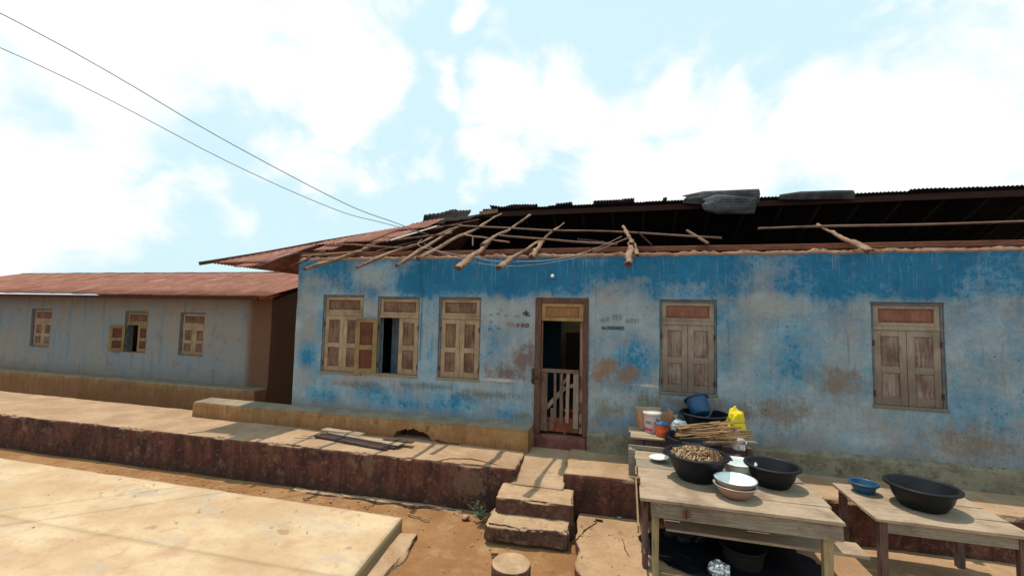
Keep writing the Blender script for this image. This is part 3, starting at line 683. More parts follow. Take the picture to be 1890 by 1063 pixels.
# rooms behind the openings
bm = nb(); box(bm, -6.3, 9.3, .26, 8.1, .6, .84, 0); link('floor', bm, M['sill_red'], H)
bm = nb(); box(bm, -1.98, -1.84, .26, 2.2, .84, 3.85, 0); link('partition', bm, M['inner_blue'], H)
bm = nb(); box(bm, -1.98, -1.44, 2.2, 2.29, .84, 3.85, 0); link('partition', bm, M['inner_blue'], H)
bm = nb(); box(bm, -6.3, -1.62, 2.3, 2.42, .84, 3.85, 0); link('partition', bm, M['inner_blue'], H)
bm = nb(); box(bm, -.2, -.08, .26, 5.4, .84, 3.85, 0); link('partition', bm, M['inner_blue'], H)
bm = nb(); box(bm, -1.6, -.2, 3.2, 3.3, .84, 3.85, 0); link('partition', bm, M['inner_tan'], H)
bm = nb()
for i in range(12):
    xa = -6.3+i*.39
    bm = nb(); box(bm, xa, xa+.384, .26, 8.1, 3.80, 3.84, 0); link('ceiling_board', bm, M['soot'], H)
bm = nb(); box(bm, -1.6, -.2, .26, 2.35, 3.80, 3.84, 0); box(bm, -1.6, -.2, 3.31, 8.1, 3.80, 3.84, 0); box(bm, -.06, 9.3, .26, 8.1, 3.80, 3.84, 0)  # unseen ceiling added to keep the rooms dark; its gap lights the hall
link('ceiling', bm, M['soot'], H)
bm = nb(); box(bm, -1.43, -.22, 3.0, 3.19, .84, 2.50, .01); link('inner_door', bm, M['plank_dark'], H)

def panel(bm, x0, x1, z0, z1, y, mi=1):      # raised and fielded panel, facing -y
    m_ = .035; pts = []
    for (a, b, c, d, yy) in ((x0, x1, z0, z1, y+.012), (x0+.006, x1-.006, z0+.006, z1-.006, y+.016), (x0+m_, x1-m_, z0+m_, z1-m_, y+.004)):
        pts.append([bm.verts.new(p) for p in ((a, yy, c), (b, yy, c), (b, yy, d), (a, yy, d))])
    for A, B in zip(pts, pts[1:]):
        for k in range(4): f = bm.faces.new((A[k], A[(k+1) % 4], B[(k+1) % 4], B[k])); f.material_index = mi
    f = bm.faces.new(pts[-1]); f.material_index = mi
    # back side
    q = [bm.verts.new(p) for p in ((x0, y+.028, z0), (x1, y+.028, z0), (x1, y+.028, z1), (x0, y+.028, z1))]
    f = bm.faces.new(q[::-1]); f.material_index = mi
def leaf(w, h, sl, mid, t=.036):     # shutter leaf from x=0..w, z=0..h, front at y=0
    bm = nb(); g = .0015
    box(bm, 0, sl, 0, t, 0, h, .003); box(bm, w-sl, w, 0, t, 0, h, .003)
    rr = (.085, .085, .10)
    box(bm, sl+g, w-sl-g, .001, t-.001, 0, rr[2], .003); box(bm, sl+g, w-sl-g, .001, t-.001, h-rr[0], h, .003); box(bm, sl+g, w-sl-g, .001, t-.001, mid-.045, mid+.045, .003)
    panel(bm, sl+g, w-sl-g, rr[2], mid-.045, 0); panel(bm, sl+g, w-sl-g, mid+.045, h-rr[0], 0)
    return bm
def place(name, bm, mats, loc, rz, parent, label=None, ry=0):
    me = bpy.data.meshes.new(name); bm.to_mesh(me); bm.free()
    for q in mats: me.materials.append(q)
    o = bpy.data.objects.new(name, me); S.collection.objects.link(o); o.parent = parent
    o.location = Vector(loc) - rootloc(parent); o.rotation_euler = (0, ry, rz)
    if label: o['label'] = label
    return o
def window(o, mats, tmats, open_left=False, label=None, yf=.035, house=H, tilt=0):
    x0, x1, z0, z1 = o; zt = z1 - .375; fr = .022
    bm = nb()
    box(bm, x0+.004, x0+fr+.02, yf-.01, yf+.09, z0+.003, z1-.004, .003, 1); box(bm, x1-fr-.012, x1-.004, yf-.01, yf+.09, z0+.003, z1-.004, .003, 1)
    box(bm, x0+fr+.021, x1-fr-.013, yf-.01, yf+.09, z1-fr-.02, z1-.004, .003, 1)
    box(bm, x0-.01, x1+.01, yf-.05, yf+.1, z0-.02, z0+.022, .005, 0)
    a, b = x0+fr+.022, x1-fr-.014
    box(bm, a, b, yf-.004, yf+.06, zt-.03, zt+.03, .003)
    box(bm, a, a+.065, yf+.004, yf+.05, zt+.031, z1-fr-.022, .003); box(bm, b-.065, b, yf+.004, yf+.05, zt+.031, z1-fr-.022, .003)
    box(bm, a+.066, b-.066, yf+.005, yf+.05, zt+.031, zt+.08, .003); box(bm, a+.066, b-.066, yf+.005, yf+.05, z1-fr-.075, z1-fr-.022, .003)
    F_ = link('window', bm, [mats[0], M['frame_blue']], house, label=label)
    bm = nb(); panel(bm, a+.066, b-.066, zt+.08, z1-fr-.075, yf+.012, 0); link('transom_panel', bm, tmats[1], F_)
    h = zt-.034 - (z0+.026); w = (b-a)/2-.003
    mid = h*.47
    if open_left:
        bm = leaf(w, h, .085, mid); bmesh.ops.scale(bm, verts=bm.verts, vec=(1, -1, 1)); bmesh.ops.reverse_faces(bm, faces=bm.faces)
        place('shutter', bm, (M['sfo'], M['spo']), (a-.02, yf-.045, z0+.026-.01), R(180+24), F_, 'shutter leaf swung open against the wall')
    else:
        place('shutter', leaf(w, h, .085, mid), mats, (a, yf+.006, z0+.026), tilt, F_)
    place('shutter', leaf(w, h, .085, mid), mats, (b-w, yf+.004, z0+.026), 0, F_)
    bm = nb()
    for xx in (a-.01, b+.002):
        for zz in (z0+.18, zt-.22): bm = nb(); box(bm, xx-.012, xx+.012, yf-.016, yf-.002, zz-.045, zz+.045, .002); link('hinge', bm, M['iron'], F_)
    return F_
SM = (M['sf'], M['sp']); 
window(WIN[0], SM, SM); window(WIN[1], SM, SM, True, 'window with its left shutter swung open'); window(WIN[2], SM, SM)
window(WIN[3], (M['sf4'], M['sp4']), (M['sft'], M['spt']), label='grey weathered window shutters with a red transom panel')
window(WIN[4], (M['sf4'], M['sp4']), (M['sft'], M['spt']))

bm = nb(); rows = []
for j in (0, 1):
    rows.append([bm.verts.new((-4.6+i*.02, .42+.02*math.sin(i*.9)+.008*math.sin(i*2.3), 1.2 if j == 0 else 2.8)) for i in range(42)])
for i in range(41): f = bm.faces.new((rows[0][i], rows[0][i+1], rows[1][i+1], rows[1][i])); f.smooth = True
link('curtain', bm, mottled('slate_blue_curtain_cloth', (.10, .13, .17), (.16, .2, .26), None, 6), H)
bo = thing('bowl', 'orange bowl glowing behind the slats of the doorway gate', 'bowl', (-.98, .62, .84))
bm = nb(); lathe(bm, [(0, 0), (.16, 0), (.17, .2), (.05, .21), (.1, .23), (.14, .31), (.145, .315), (.13, .31), (.09, .24), (0, .235)], (-.98, .62, .84), 24); link('body', bm, M['orange'], bo, True)
# door frame, transom, gate
dx0, dx1 = DOOR[0], DOOR[1]
bm = nb()
box(bm, dx0-.03, dx0+.075, -.022, .16, .86, 3.19, .005); box(bm, dx0+.076, dx1-.066, -.02, .16, 3.095, 3.19, .005)
box(bm, dx1-.065, dx1+.02, -.022, .16, .86, 3.19, .005)
DF = link('door_frame', bm, M['door_frame'], H)
bm = nb(); a, b = dx0+.078, dx1-.068
box(bm, a, b, .0, .05, 2.79, 2.845, .003); box(bm, a, b, .0, .05, 3.035, 3.092, .003)
box(bm, a, a+.07, .001, .049, 2.846, 3.034, .003); box(bm, b-.07, b, .001, .049, 2.846, 3.034, .003)
panel(bm, a+.071, b-.071, 2.846, 3.034, .008, 1); link('transom_panel', bm, (M['sfd'], M['spd']), DF)
bm = nb(); box(bm, dx1-.125, dx1-.068, .03, .13, .9, 2.785, .006); box(bm, dx0+.078, dx0+.09, .03, .12, .9, 2.785, .004); link('inner_jamb', bm, M['door_frame_worn'], DF)
G = thing_gate = link('gate', (lambda q: (box(q, -1.452, -1.448, .05, .06, 1.0, 1.1, 0), q)[1])(nb()), M['iron'], H, label='low slatted wooden gate closing the lower doorway')
def gp(name, mat, x0, x1, z0, z1, y0=.03, y1=.055, xt=None, label=None):
    bm = nb(); box(bm, x0, x1, y0, y1, z0, z1, .003, jit=.003)
    if xt is not None:
        for v in bm.verts:
            if v.co.z > (z0+z1)/2: v.co.x += xt
    return link(name, bm, mat, G, label=label)
gp('stile', M['gate'], -1.445, -1.335, .90, 1.95)
gp('slat', M['gate'], -1.225, -1.175, 1.05, 1.90, xt=-.005)
gp('slat', M['gate'], -1.115, -1.060, 1.04, 1.91, xt=-.01)
gp('slat', M['gate_pale'], -1.02, -.965, 1.06, 1.91, xt=.012)
gp('slat', M['gate_pale'], -.89, -.80, .98, 1.91, xt=.0, label='wide end slat of the gate')
gp('top_rail', M['gate'], -1.45, -.80, 1.90, 1.965, .015, .03)
gp('bottom_board', M['gate_red'], -1.44, -.80, .90, 1.13, .057, .08, label='red boards at the foot of the gate')
gp('bottom_slat', M['gate'], -1.27, -1.21, .93, 1.30, .015, .03)
bm = nb(); bar(bm, (-1.36, .075, 1.28), (-1.03, .075, 1.66), .07, .02, up=(0, 1, 0)); link('brace', bm, M['gate_pale'], G)
bm = nb(); bar(bm, (-1.0, .075, 1.66), (-.82, .075, 1.72), .06, .02, up=(0, 1, 0)); link('brace', bm, M['gate_pale'], G); bm = nb(); bar(bm, (-1.1, .075, 1.67), (-1.0, .075, 1.82), .04, .02, up=(0, 1, 0)); link('brace', bm, M['gate_pale'], G)
bm = nb(); box(bm, -.785, -.765, .0, .03, 1.25, 1.42, .003); link('hinge', bm, M['iron'], G); bm = nb(); box(bm, -.785, -.765, .0, .03, 1.66, 1.86, .003); link('hinge', bm, M['iron'], G); bm = nb(); box(bm, -.8, -.75, -.005, .02, 1.02, 1.08, .004); link('hinge', bm, M['iron'], G)
bm = nb(); box(bm, -1.60, -1.40, -.055, -.03, 1.79, 1.835, .006); box(bm, -1.60, -1.565, -.05, -.005, 1.70, 1.96, .006, jit=.006); tube(bm, [(-1.57, -.04, 1.82), (-1.6, -.07, 1.76), (-1.57, -.06, 1.70)], .012, 6)
link('latch', bm, M['iron'], DF)

# ----- roof : timbers
def RP(x, y, d=0): return Vector((x, y, 4.06+.41*y+d))
def rafter(a, b, r1, r2, mat, amp=.03, n=8, label=None, d=0.0):
    bm = nb(); tube(bm, wobble(RP(*a, d), RP(*b, d), n*2, amp*1.5), r1*.88, 8, r2*.82, 1.1, 0, 1, .85)
    return link('rafter', bm, [mat, M['plank_dark']], H, label=label)
rafter((-5.42, -1.15), (-5.15, 1.6), .045, .04, M['rafter'])
rafter((-4.43, -1.11), (-3.95, 2.2), .032, .03, M['rafter'])
rafter((-3.74, -.98), (-4.02, 2.5), .045, .028, M['rafter'])
rafter((-3.58, -.55), (-3.40, 3.91), .05, .034, M['rafter'], label='long pale rafter reaching up to the ridge')
rafter((-2.57, -1.17), (-2.62, .55), .066, .05, M['rafter'], .02, label='thick stub pole spliced under a thinner rafter')
rafter((-2.62, .1), (-2.43, 3.3), .04, .03, M['rafter'], .04, d=.05)
rafter((-1.90, -1.17), (-1.42, 2.3), .045, .022, M['rafter'], .05, 10, label='bent rafter curving flat at its top')
rafter((-1.55, -.45), (-1.60, .75), .055, .05, M['rafter'], .01, d=-.04, label='splice piece lashed beside the bent rafter')
rafter((.01, -1.03), (.06, .35), .058, .052, M['rafter'], .01, label='short thick rafter stub over the wall right of the door')
rafter((.07, .0), (-.10, 1.45), .045, .032, M['rafter'], .03, d=.05)
rafter((.14, -.45), (.10, .3), .04, .035, M['rafter'], .01, d=-.03)
rafter((-5.9, -.95), (-6.15, .8), .03, .028, M['rafter_dark']); rafter((-6.6, -1.0), (-6.6, 1.0), .035, .03, M['rafter_dark']); rafter((-7.3, -.8), (-7.2, .2), .035, .03, M['rafter_dark'])
rafter((3.2, -.5), (3.25, 1.3), .045, .035, M['rafter'])
def purlin(a, b, r, mat=None, amp=.03, d=.05, label=None):
    bm = nb(); tube(bm, wobble(RP(*a, d), RP(*b, d), 12, amp), r, 6, r*.8, .4); return link('purlin', bm, mat or M['purlin'], H, label=label)
purlin((-6.3, .45), (-4.14, .06), .024); purlin((-4.95, .67), (-3.72, 1.27), .022); purlin((-3.95, 2.15), (1.5, .27), .024, amp=.05, label='long sagging purlin across the dark roof space')
purlin((-3.4, 1.12), (-2.15, .3), .022, M['rafter']); purlin((-2.63, .98), (-.18, -.02), .025); purlin((-5.4, 2.1), (-3.9, 2.15), .022, M['rafter_dark']); purlin((2.2, .9), (9.2, .8), .024)
bm = nb(); bar(bm, RP(1.23, -.05, .04), RP(1.04, .95, .04), .035, .035); link('strut', bm, M['purlin'], H)
bm = nb(); bar(bm, RP(-.55, -.3, 0), (.02, -.2, 4.18), .025, .02); link('strut', bm, M['rafter'], H)
bm = nb(); bar(bm, (.16, 0, 4.3), (.38, .05, 4.09), .02, .02); link('strut', bm, M['rafter_dark'], H)
bm = nb(); bar(bm, (-4.05, 4.15, 5.71), (9.8, 4.15, 5.71), .09, .14); link('ridge_beam', bm, wood('charred_ridge_wood', (.03, .012, .01), (.06, .024, .018), 'x', .9, .5), H)  # dark maroon tone over the whole ridge beam
bm = nb(); bar(bm, (-4.1, 4.08, 5.74), (-3.55, 4.06, 5.80), .03, .12); link('ridge_beam', bm, M['rafter'], H, label='pale broken board at the ridge end')
bm = nb(); tube(bm, wobble((-8.1, -.9, 3.74), (-3.95, 4.15, 5.74), 12, .04), .04, 6, .035, .3); link('hip_rafter', bm, M['rafter_dark'], H)
bm = nb(); tube(bm, wobble((-4.0, 3.95, 5.66), (-6.0, 1.75, 4.78), 8, .03), .045, 6, .04, .3); link('hip_board', bm, M['plank_dark'], H)
bm = nb()
for i in range(17): bm = nb(); tube(bm, wobble((-3.6+i*.8, 4.2, 5.66), (-3.6+i*.8, 8.9, 3.75), 4, .02), .04, 6, .04); link('rafter', bm, M['soot'], H)
# ----- roof : corrugated sheets
def corr(x0, x1, ylo, yhi, P, name='roof_sheet', mat='rust', label=None, curl=0, parent=None, pitch=.076, amp=.011, lift=.02, ny=10, thick=.0015):
    bm = nb(); nx = max(4, int(abs(x1-x0)/pitch*6)); sd_ = random.random()*40; g = []
    for sgn in (1, -1):
        rows = []
        for j in range(ny+1):
            row = []
            for i in range(nx+1):
                x = x0+(x1-x0)*i/nx; a, b = ylo(x), yhi(x); y = a+(b-a)*j/ny
                q = P(x, y); nn_ = Vector((0, -.38, .925))
                h = lift + amp*math.cos(2*math.pi*x/pitch) + .012*noise.noise(Vector((x*1.5, y*1.5, sd_)))
                if curl: h += curl*max(0, (j/ny-.6))**2*6*(.6+.7*noise.noise(Vector((x*2, 0, sd_))))
                row.append(bm.verts.new(q+nn_*(h + (thick if sgn > 0 else 0))))
            rows.append(row)
        g.append(rows)
        for j in range(ny):
            for i in range(nx):
                f = (rows[j][i], rows[j][i+1], rows[j+1][i+1], rows[j+1][i]); f = bm.faces.new(f if sgn > 0 else f[::-1]); f.smooth = True
    A, B = g
    for j in (0, ny):
        for i in range(nx): bm.faces.new((A[j][i], A[j][i+1], B[j][i+1], B[j][i]))
    for i in (0, nx):
        for j in range(ny): bm.faces.new((A[j][i], A[j+1][i], B[j+1][i], B[j][i]))
    bmesh.ops.recalc_face_normals(bm, faces=bm.faces)
    return link(name, bm, M[mat], parent or H, label=label)
hipY = lambda x: .6+(x+6.9)*1.2
c_ = lambda v: (lambda x: v)
def jag(v, a=.03): return lambda x: v + a*noise.noise(Vector((x*2.5, v, 3)))
corr(-7.98, -7.3, c_(-.72), lambda x: max(-.70, hipY(x)), RP); corr(-7.33, -6.62, c_(-.75), hipY, RP)
corr(-6.65, -6.0, lambda x: .55+.2*(x+6.6), hipY, RP, lift=.03); corr(-6.03, -5.38, jag(.70), hipY, RP, lift=.045); corr(-5.41, -4.86, jag(.70), lambda x: min(hipY(x), 2.35), RP, lift=.03)
corr(-5.35, -4.7, lambda x: 1.9+.3*(x+5), lambda x: min(hipY(x), 3.1), RP, lift=.06, curl=.03)
P2 = lambda x, y: RP(x + (y-.67)*.27, y)
corr(-4.92, -4.78, c_(.66), c_(2.1), P2, mat='zinc_pale', lift=.06, label='pale galvanised strip at the torn edge of the rust sheets')
corr(-5.2, -4.5, lambda x: 2.5, lambda x: min(hipY(x)+.25, 3.5), RP, mat='sooty_sheet', lift=.05, curl=.25, label='blackened sheet curling up from the hip')
corr(-4.75, -4.2, lambda x: 2.75, lambda x: 3.55+.4*(x+4.75), RP, mat='sooty_sheet', lift=.06, curl=.17, label='blackened buckled sheet near the ridge end')
# left hip slope and back slope
def hipP(u, v):   # v up the slope from the left eave
    return Vector((-8.0+v, u, 3.75+v*.49))
for i in range(12):
    y0 = -.7+i*.72
    bm = nb(); nx = 30; rows = []
    for j in range(7):
        row = []
        for k in range(nx+1):
            y = y0+.75*k/nx; lim = min((y+.72)/1.2, 4.05-max(0, y-4.2)/1.22); v = max(.01, lim)*j/6
            row.append(bm.verts.new(hipP(y, v)+Vector((0, 0, .02+.011*math.cos(2*math.pi*y/.076)))))
        rows.append(row)
    for j in range(6):
        for k in range(nx): f = bm.faces.new((rows[j][k], rows[j+1][k], rows[j+1][k+1], rows[j][k+1])); f.smooth = True
    link('roof_sheet', bm, M['rust'], H)
BP = lambda x, y: Vector((x, y, 5.76-.41*(y-4.2)))
x = -4.0; i = 0
while x < 9.6:
    w = .66; off = .10*noise.noise(Vector((x*3, 4, 4)))
    corr(x, x+w, lambda q, o=off: 4.08+o-.03, c_(6.7), BP, mat='sooty_sheet', lift=.035+.004*(i % 2), ny=6)
    corr(x, x+w, c_(6.6), c_(9.1), BP, mat='sooty_sheet', lift=.028+.004*(i % 2), ny=6)
    x += w-.03; i += 1
for k, (xa, xb, ya, yb, lf) in enumerate(((-3.75, -2.4, 3.98, 4.35, .07), (-1.9, -1.45, 4.0, 4.4, .075), (-.9, -.1, 3.98, 4.4, .08), (-.15, .15, 3.97, 4.3, .09), (.85, .95, 4.0, 4.2, .10))):
    corr(xa, xb, jag(ya, .08), c_(yb), BP, mat='zinc', lift=lf, ny=4, label='bent ridge capping fragment' if k == 0 else None)
for xa in (-8.0, -7.4, -6.8, -6.2, -5.6, -5.0, -4.4): corr(xa, xa+.62, lambda x: min(9.05, 4.2+max(0, -4-x)*1.22), c_(9.1), BP, mat='sooty_sheet', ny=6)
# flipped, crumpled sheets at the right
def curled(x0, x1, rad, ang0, ang1, cy, cz, dx, mat, label, ph=0, squeeze=0):
    bm = nb(); n = 90; mx = 14; g = []
    for s in (0, 1):
        rows = []
        for j in range(n+1):
            a = ang0+(ang1-ang0)*j/n; row = []
            for i in range(mx+1):
                t = i/mx; x = x0+(x1-x0)*t; r = (rad*(1-squeeze*t*.5) + .012*math.cos(j/n*2*math.pi*15) + .02*noise.noise(Vector((x*1.2, a*1.4, ph)))*(1+squeeze*2) - s*.002)
                xx = x + .10*noise.noise(Vector((a*1.2, ph, 0)))*(1-t)
                row.append(bm.verts.new((xx, cy - r*(.35+.65*min(1, t*3.5))*math.cos(a)*1.2 + dx*t, cz + r*(.55+.45*min(1, t*3.5))*math.sin(a) - .03*t)))
            rows.append(row)
        g.append(rows)
        for j in range(n):
            for i in range(mx): f = bm.faces.new((rows[j][i], rows[j][i+1], rows[j+1][i+1], rows[j+1][i])); f.smooth = True
    bmesh.ops.recalc_face_normals(bm, faces=bm.faces)
    return link('roof_sheet', bm, M[mat], H, label=label)
curled(1.34, 3.0, .17, R(-60), R(125), 4.0, 5.86, -.05, 'zinc', 'grey corrugated sheet flipped over and curled above the ridge', 1)
curled(1.75, 2.9, .26, R(-80), R(60), 3.8, 5.66, .1, 'zinc', 'crumpled grey sheet hanging below the curled one', 5, .5)
curled(3.5, 5.0, .12, R(-40), R(130), 4.05, 5.82, .05, 'zinc', 'curled sheet farther along the ridge', 9)

for (a, b, w_) in (((-6.2, -.35), (-5.0, -.15), .02), ((-5.9, 1.2), (-4.3, .9), .018), ((-5.3, .35), (-4.6, 1.5), .02), ((-4.6, 1.8), (-3.7, 2.9), .02), ((-4.7, -.1), (-4.2, .6), .016), ((-3.1, .9), (-2.8, .1), .018), ((-.9, .5), (-.4, .15), .016)):
    bm = nb(); bar(bm, RP(*a, .03), RP(*b, .05), w_*1.6, w_, jit=.006); link('batten', bm, M['plank_dark'] if w_ < .02 else M['rafter'], H)
for (x0, x1, y0, y1, lf, m_) in ((-6.35, -5.9, .15, .62, .02, 'rust'), (-4.25, -3.95, 2.95, 3.5, .05, 'sooty_sheet'), (-7.2, -6.75, -.95, -.7, .0, 'rust')):
    corr(x0, x1, jag(y0, .12), jag(y1, .1), RP, mat=m_, lift=lf, ny=4, label='small torn sheet fragment')
# small things on the wall
lt = thing('wall_bulb', 'small round white bulb on the blue wall above the door', 'light bulb', (-1.26, -.02, 3.56))
bm = nb(); tilt = Matrix.Rotation(R(90), 3, 'X')
lathe(bm, [(.0, -.02), (.028, -.015), (.028, .012), (.018, .02)], (-1.26, -.02, 3.56), 16, tilt=tilt); link('holder', bm, M['ink_grey'], lt)
bm = nb(); lathe(bm, [(.014, .02), (.026, .032), (.034, .05), (.03, .07), (.015, .082), (.0, .084)], (-1.26, -.02, 3.56), 18, tilt=tilt); link('bulb', bm, M['porcelain'], lt, True)
def lettering(txt, size, x, z, mat, sq=1.0, name='lettering'):
    b = text_bm(txt, size, x, -.019, z, .0015, sq); return link(name, b, M[mat], H)
lettering('//', .10, -2.09, 2.685, 'ink_pink', .9); lettering('(IR', .085, -2.03, 2.68, 'ink_pink', .9); lettering('II/', .09, -1.90, 2.67, 'ink_red', .8); lettering('IR', .09, -1.82, 2.67, 'ink_red', 1.0); lettering('D', .09, -1.735, 2.67, 'ink_black', 1.0)
lettering('\u2022Ik.', .13, -1.79, 2.865, 'ink_black', .8)
lettering('A', .10, -.44, 2.79, 'ink_grey'); lettering('C', .09, -.36, 2.81, 'ink_grey'); lettering("I'I I", .13, -.245, 2.83, 'ink_grey', .9); lettering('H P I I', .10, -.03, 2.79, 'ink_grey', .8)
b = text_bm('ALCNDDIRED', .074, -.425, -.019, 2.672, .0015, .80); link('lettering', b, M['ink_black'], H)
for (x, z, t) in ((-2.40, 2.83, '*'), (-2.27, 2.86, '\u2022\u2022'), (-2.12, 2.84, '-\u2022'), (-1.93, 2.83, '\u2022 \u2022'), (-2.42, 2.60, 'a\u2022'), (-2.27, 2.61, '\u2022\u2022-'), (-2.2, 2.93, '\u2022'), (-2.4, 2.72, '-\u2022')): lettering(t, .08, x, z, 'ink_blue')
# wires
def wire(name, pts, r, mat, label, n=6):
    P_ = [Vector(p) for p in pts]; out = []
    for i in range(len(P_)-1):
        p0, p1, p2, p3 = P_[max(i-1, 0)], P_[i], P_[i+1], P_[min(i+2, len(P_)-1)]
        for k in range(n):
            t = k/n; out.append(.5*((2*p1)+(-p0+p2)*t+(2*p0-5*p1+4*p2-p3)*t*t+(-p0+3*p1-3*p2+p3)*t**3))
    out.append(P_[-1]); bm = nb(); tube(bm, out, r, 5)
    return link(name, bm, M[mat], label=label, cat='wire', origin=P_[0])
wire('overhead_wire', WIRE1 if 'WIRE1' in globals() else [(-14, -6, 9.6), (-9.2, -3.2, 7.25), (-7.0, -1.6, 5.9), (-5.4, -.3, 5.0), (-4.6, .3, 4.7), (-4.05, .9, 4.52)], .008, 'wire', 'upper of two dark wires slanting down from the sky to the roof')
wire('overhead_wire', [(-14, -5.2, 8.7), (-9.6, -2.9, 6.9), (-7.2, -1.2, 5.6), (-5.8, 0, 4.95), (-5.0, .5, 4.75), (-4.3, 1.0, 4.60)], .007, 'wire', 'lower of two dark wires slanting down from the sky to the roof')
wire('slack_wire', [(-4.08, .55, 4.38), (-3.75, -.2, 4.12), (-3.0, -.5, 3.92), (-2.5, -.6, 3.84), (-2.1, -.62, 3.76), (-1.2, -.4, 3.80), (-.55, -.2, 4.0), (-.1, -.2, 4.2)], .004, 'wire_pale', 'pale slack wire looping below the rafter ends')
wire('slack_wire', [(-3.9, .3, 4.25), (-3.2, -.3, 3.95), (-2.3, -.5, 3.72), (-1.5, -.4, 3.72), (-.6, -.1, 3.92)], .003, 'wire_pale', 'thin second wire sagging below the slack wire')
wire('wall_cable', [(-3.83, -.03, 3.95), (-3.82, -.025, 3.7), (-3.79, -.02, 3.5), (-3.76, -.022, 3.3), (-3.74, -.02, 3.18), (-3.745, -.02, 2.6), (-3.74, -.02, 2.0)], .006, 'wire_blue', 'blue cable running down the wall beside the open window')

# ------------------------------------------------------------------ things on the terrace and in the yard
def plank(a, b, w, t, mat, label, z):
    bm = nb(); bar(bm, (a[0], a[1], z), (b[0], b[1], z+.0), w, t, bev=.003, jit=.006)
    return link('plank', bm, M[mat], label=label, cat='plank', group='planks piled on the terrace', origin=((a[0]+b[0])/2, (a[1]+b[1])/2, z-t/2))
plank((-5.28, -.83), (-3.72, -1.10), .09, .03, 'plank_dark', 'dark plank on the terrace nearest the yard', .69)
plank((-5.25, -.72), (-3.62, -.99), .09, .028, 'plank_dark', 'dark plank lying in the middle of the terrace pile', .692)
plank((-5.20, -.60), (-3.7, -.88), .10, .03, 'plank_dark', 'dark plank on the house side of the terrace pile', .695)
plank((-5.1, -.68), (-3.58, -.93), .13, .022, 'plank_tan', 'long tan board lying on top of the dark planks', .722)
plank((-5.30, -.60), (-4.45, -.70), .15, .022, 'plank_tan', 'short tan board on the left end of the plank pile', .746)
plank((-3.95, -.80), (-3.42, -.80), .12, .022, 'plank_dark', 'short dark piece at the right end of the plank pile', .745)
bm = nb(); tube(bm, [(-3.02, -1.66, .012), (-2.92, -1.69, .018), (-2.82, -1.70, .014), (-2.73, -1.74, .02), (-2.64, -1.745, .012)], .012, 6, .007, .5)
link('twig', bm, M['bark'], label='crooked dark twig lying on the sand beside the pale slab', cat='twig', origin=(-2.83, -1.7, 0))
bm = nb(); lathe(bm, [(0, -.03), (.035, -.02), (.045, .0), (.03, .022), (0, .028)], (-1.52, -2.3, .02), 9, wob=.6); link('stone', bm, M['step'], label='small stone at the left foot of the lower step', cat='stone', origin=(-1.52, -2.3, 0))
bm = nb(); lathe(bm, [(0, -.03), (.05, -.02), (.06, .0), (.04, .025), (0, .03)], (-2.2, -1.5, .01), 9, wob=.6); link('stone', bm, M['step'], label='flat stone under the weed by the terrace wall', cat='stone', origin=(-2.2, -1.5, 0))
wd = thing('weed', 'small green weed growing at the foot of the terrace beside the steps', 'plant', (-1.98, -1.5, 0))
bm = nb(); bl = nb()
for i in range(20):
    a = random.uniform(0, 6.28); rr_ = random.uniform(.06, .19); h = random.uniform(.05, .17); b0 = Vector((-1.98, -1.5, 0)); tip = b0+Vector((math.cos(a)*rr_, math.sin(a)*rr_*.6, h)); 
    if i < 3: tip = b0+Vector((-.12+.03*i, .02, .22+.02*i))
    tube(bm, [b0, b0.lerp(tip, .5)+Vector((0, 0, .03)), tip], .004, 5, .002)
    for k in range(9):
        p = b0.lerp(tip, random.uniform(.35, 1.05)); d = Vector((random.uniform(-1, 1), random.uniform(-1, 1), random.uniform(-.1, .8))).normalized(); s = d.cross(Vector((0, 0, 1))).normalized(); L_ = random.uniform(.02, .042); up_ = s.cross(d)
        V = [bl.verts.new(q) for q in (p, p+d*L_*.5+s*L_*.28+up_*.004, p+d*L_, p+d*L_*.5-s*L_*.28+up_*.004)]; bl.faces.new(V[:3]); bl.faces.new((V[0], V[2], V[3]))
link('stem', bm, M['leaf'], wd); link('foliage', bl, M['leaf'], wd, kind='stuff')
def scrap(c, s, mat, label, name='paper_scrap', cat='litter', hz=.4, n=5):
    bm = nb(); g = []
    for j in range(n+1):
        g.append([bm.verts.new(Vector(c)+Vector(((i/n-.5)*s*(1+.3*noise.noise(Vector((j, c[0], 0)))), (j/n-.5)*s*.7, s*hz*(.5+noise.noise(Vector((i*.9, j*.9, c[0]*7))))))) for i in range(n+1)])
    for A, B in zip(g, g[1:]):
        for i in range(n): bm.faces.new((A[i], A[i+1], B[i+1], B[i]))
    ext = bmesh.ops.solidify(bm, geom=bm.faces[:], thickness=.0015)
    return link(name, bm, M[mat], label=label, cat=cat, origin=c)
scrap((-.1, -1.15, .135), .05, 'paper', 'white scrap of paper on the paving below the terrace')
scrap((-.95, -2.62, .01), .04, 'paper', 'pale scrap lying on the sand right of the concrete stool')
scrap((-3.9, -1.55, .005), .05, 'bark', 'dry leaf scrap on the sand strip behind the slab', 'leaf_litter')

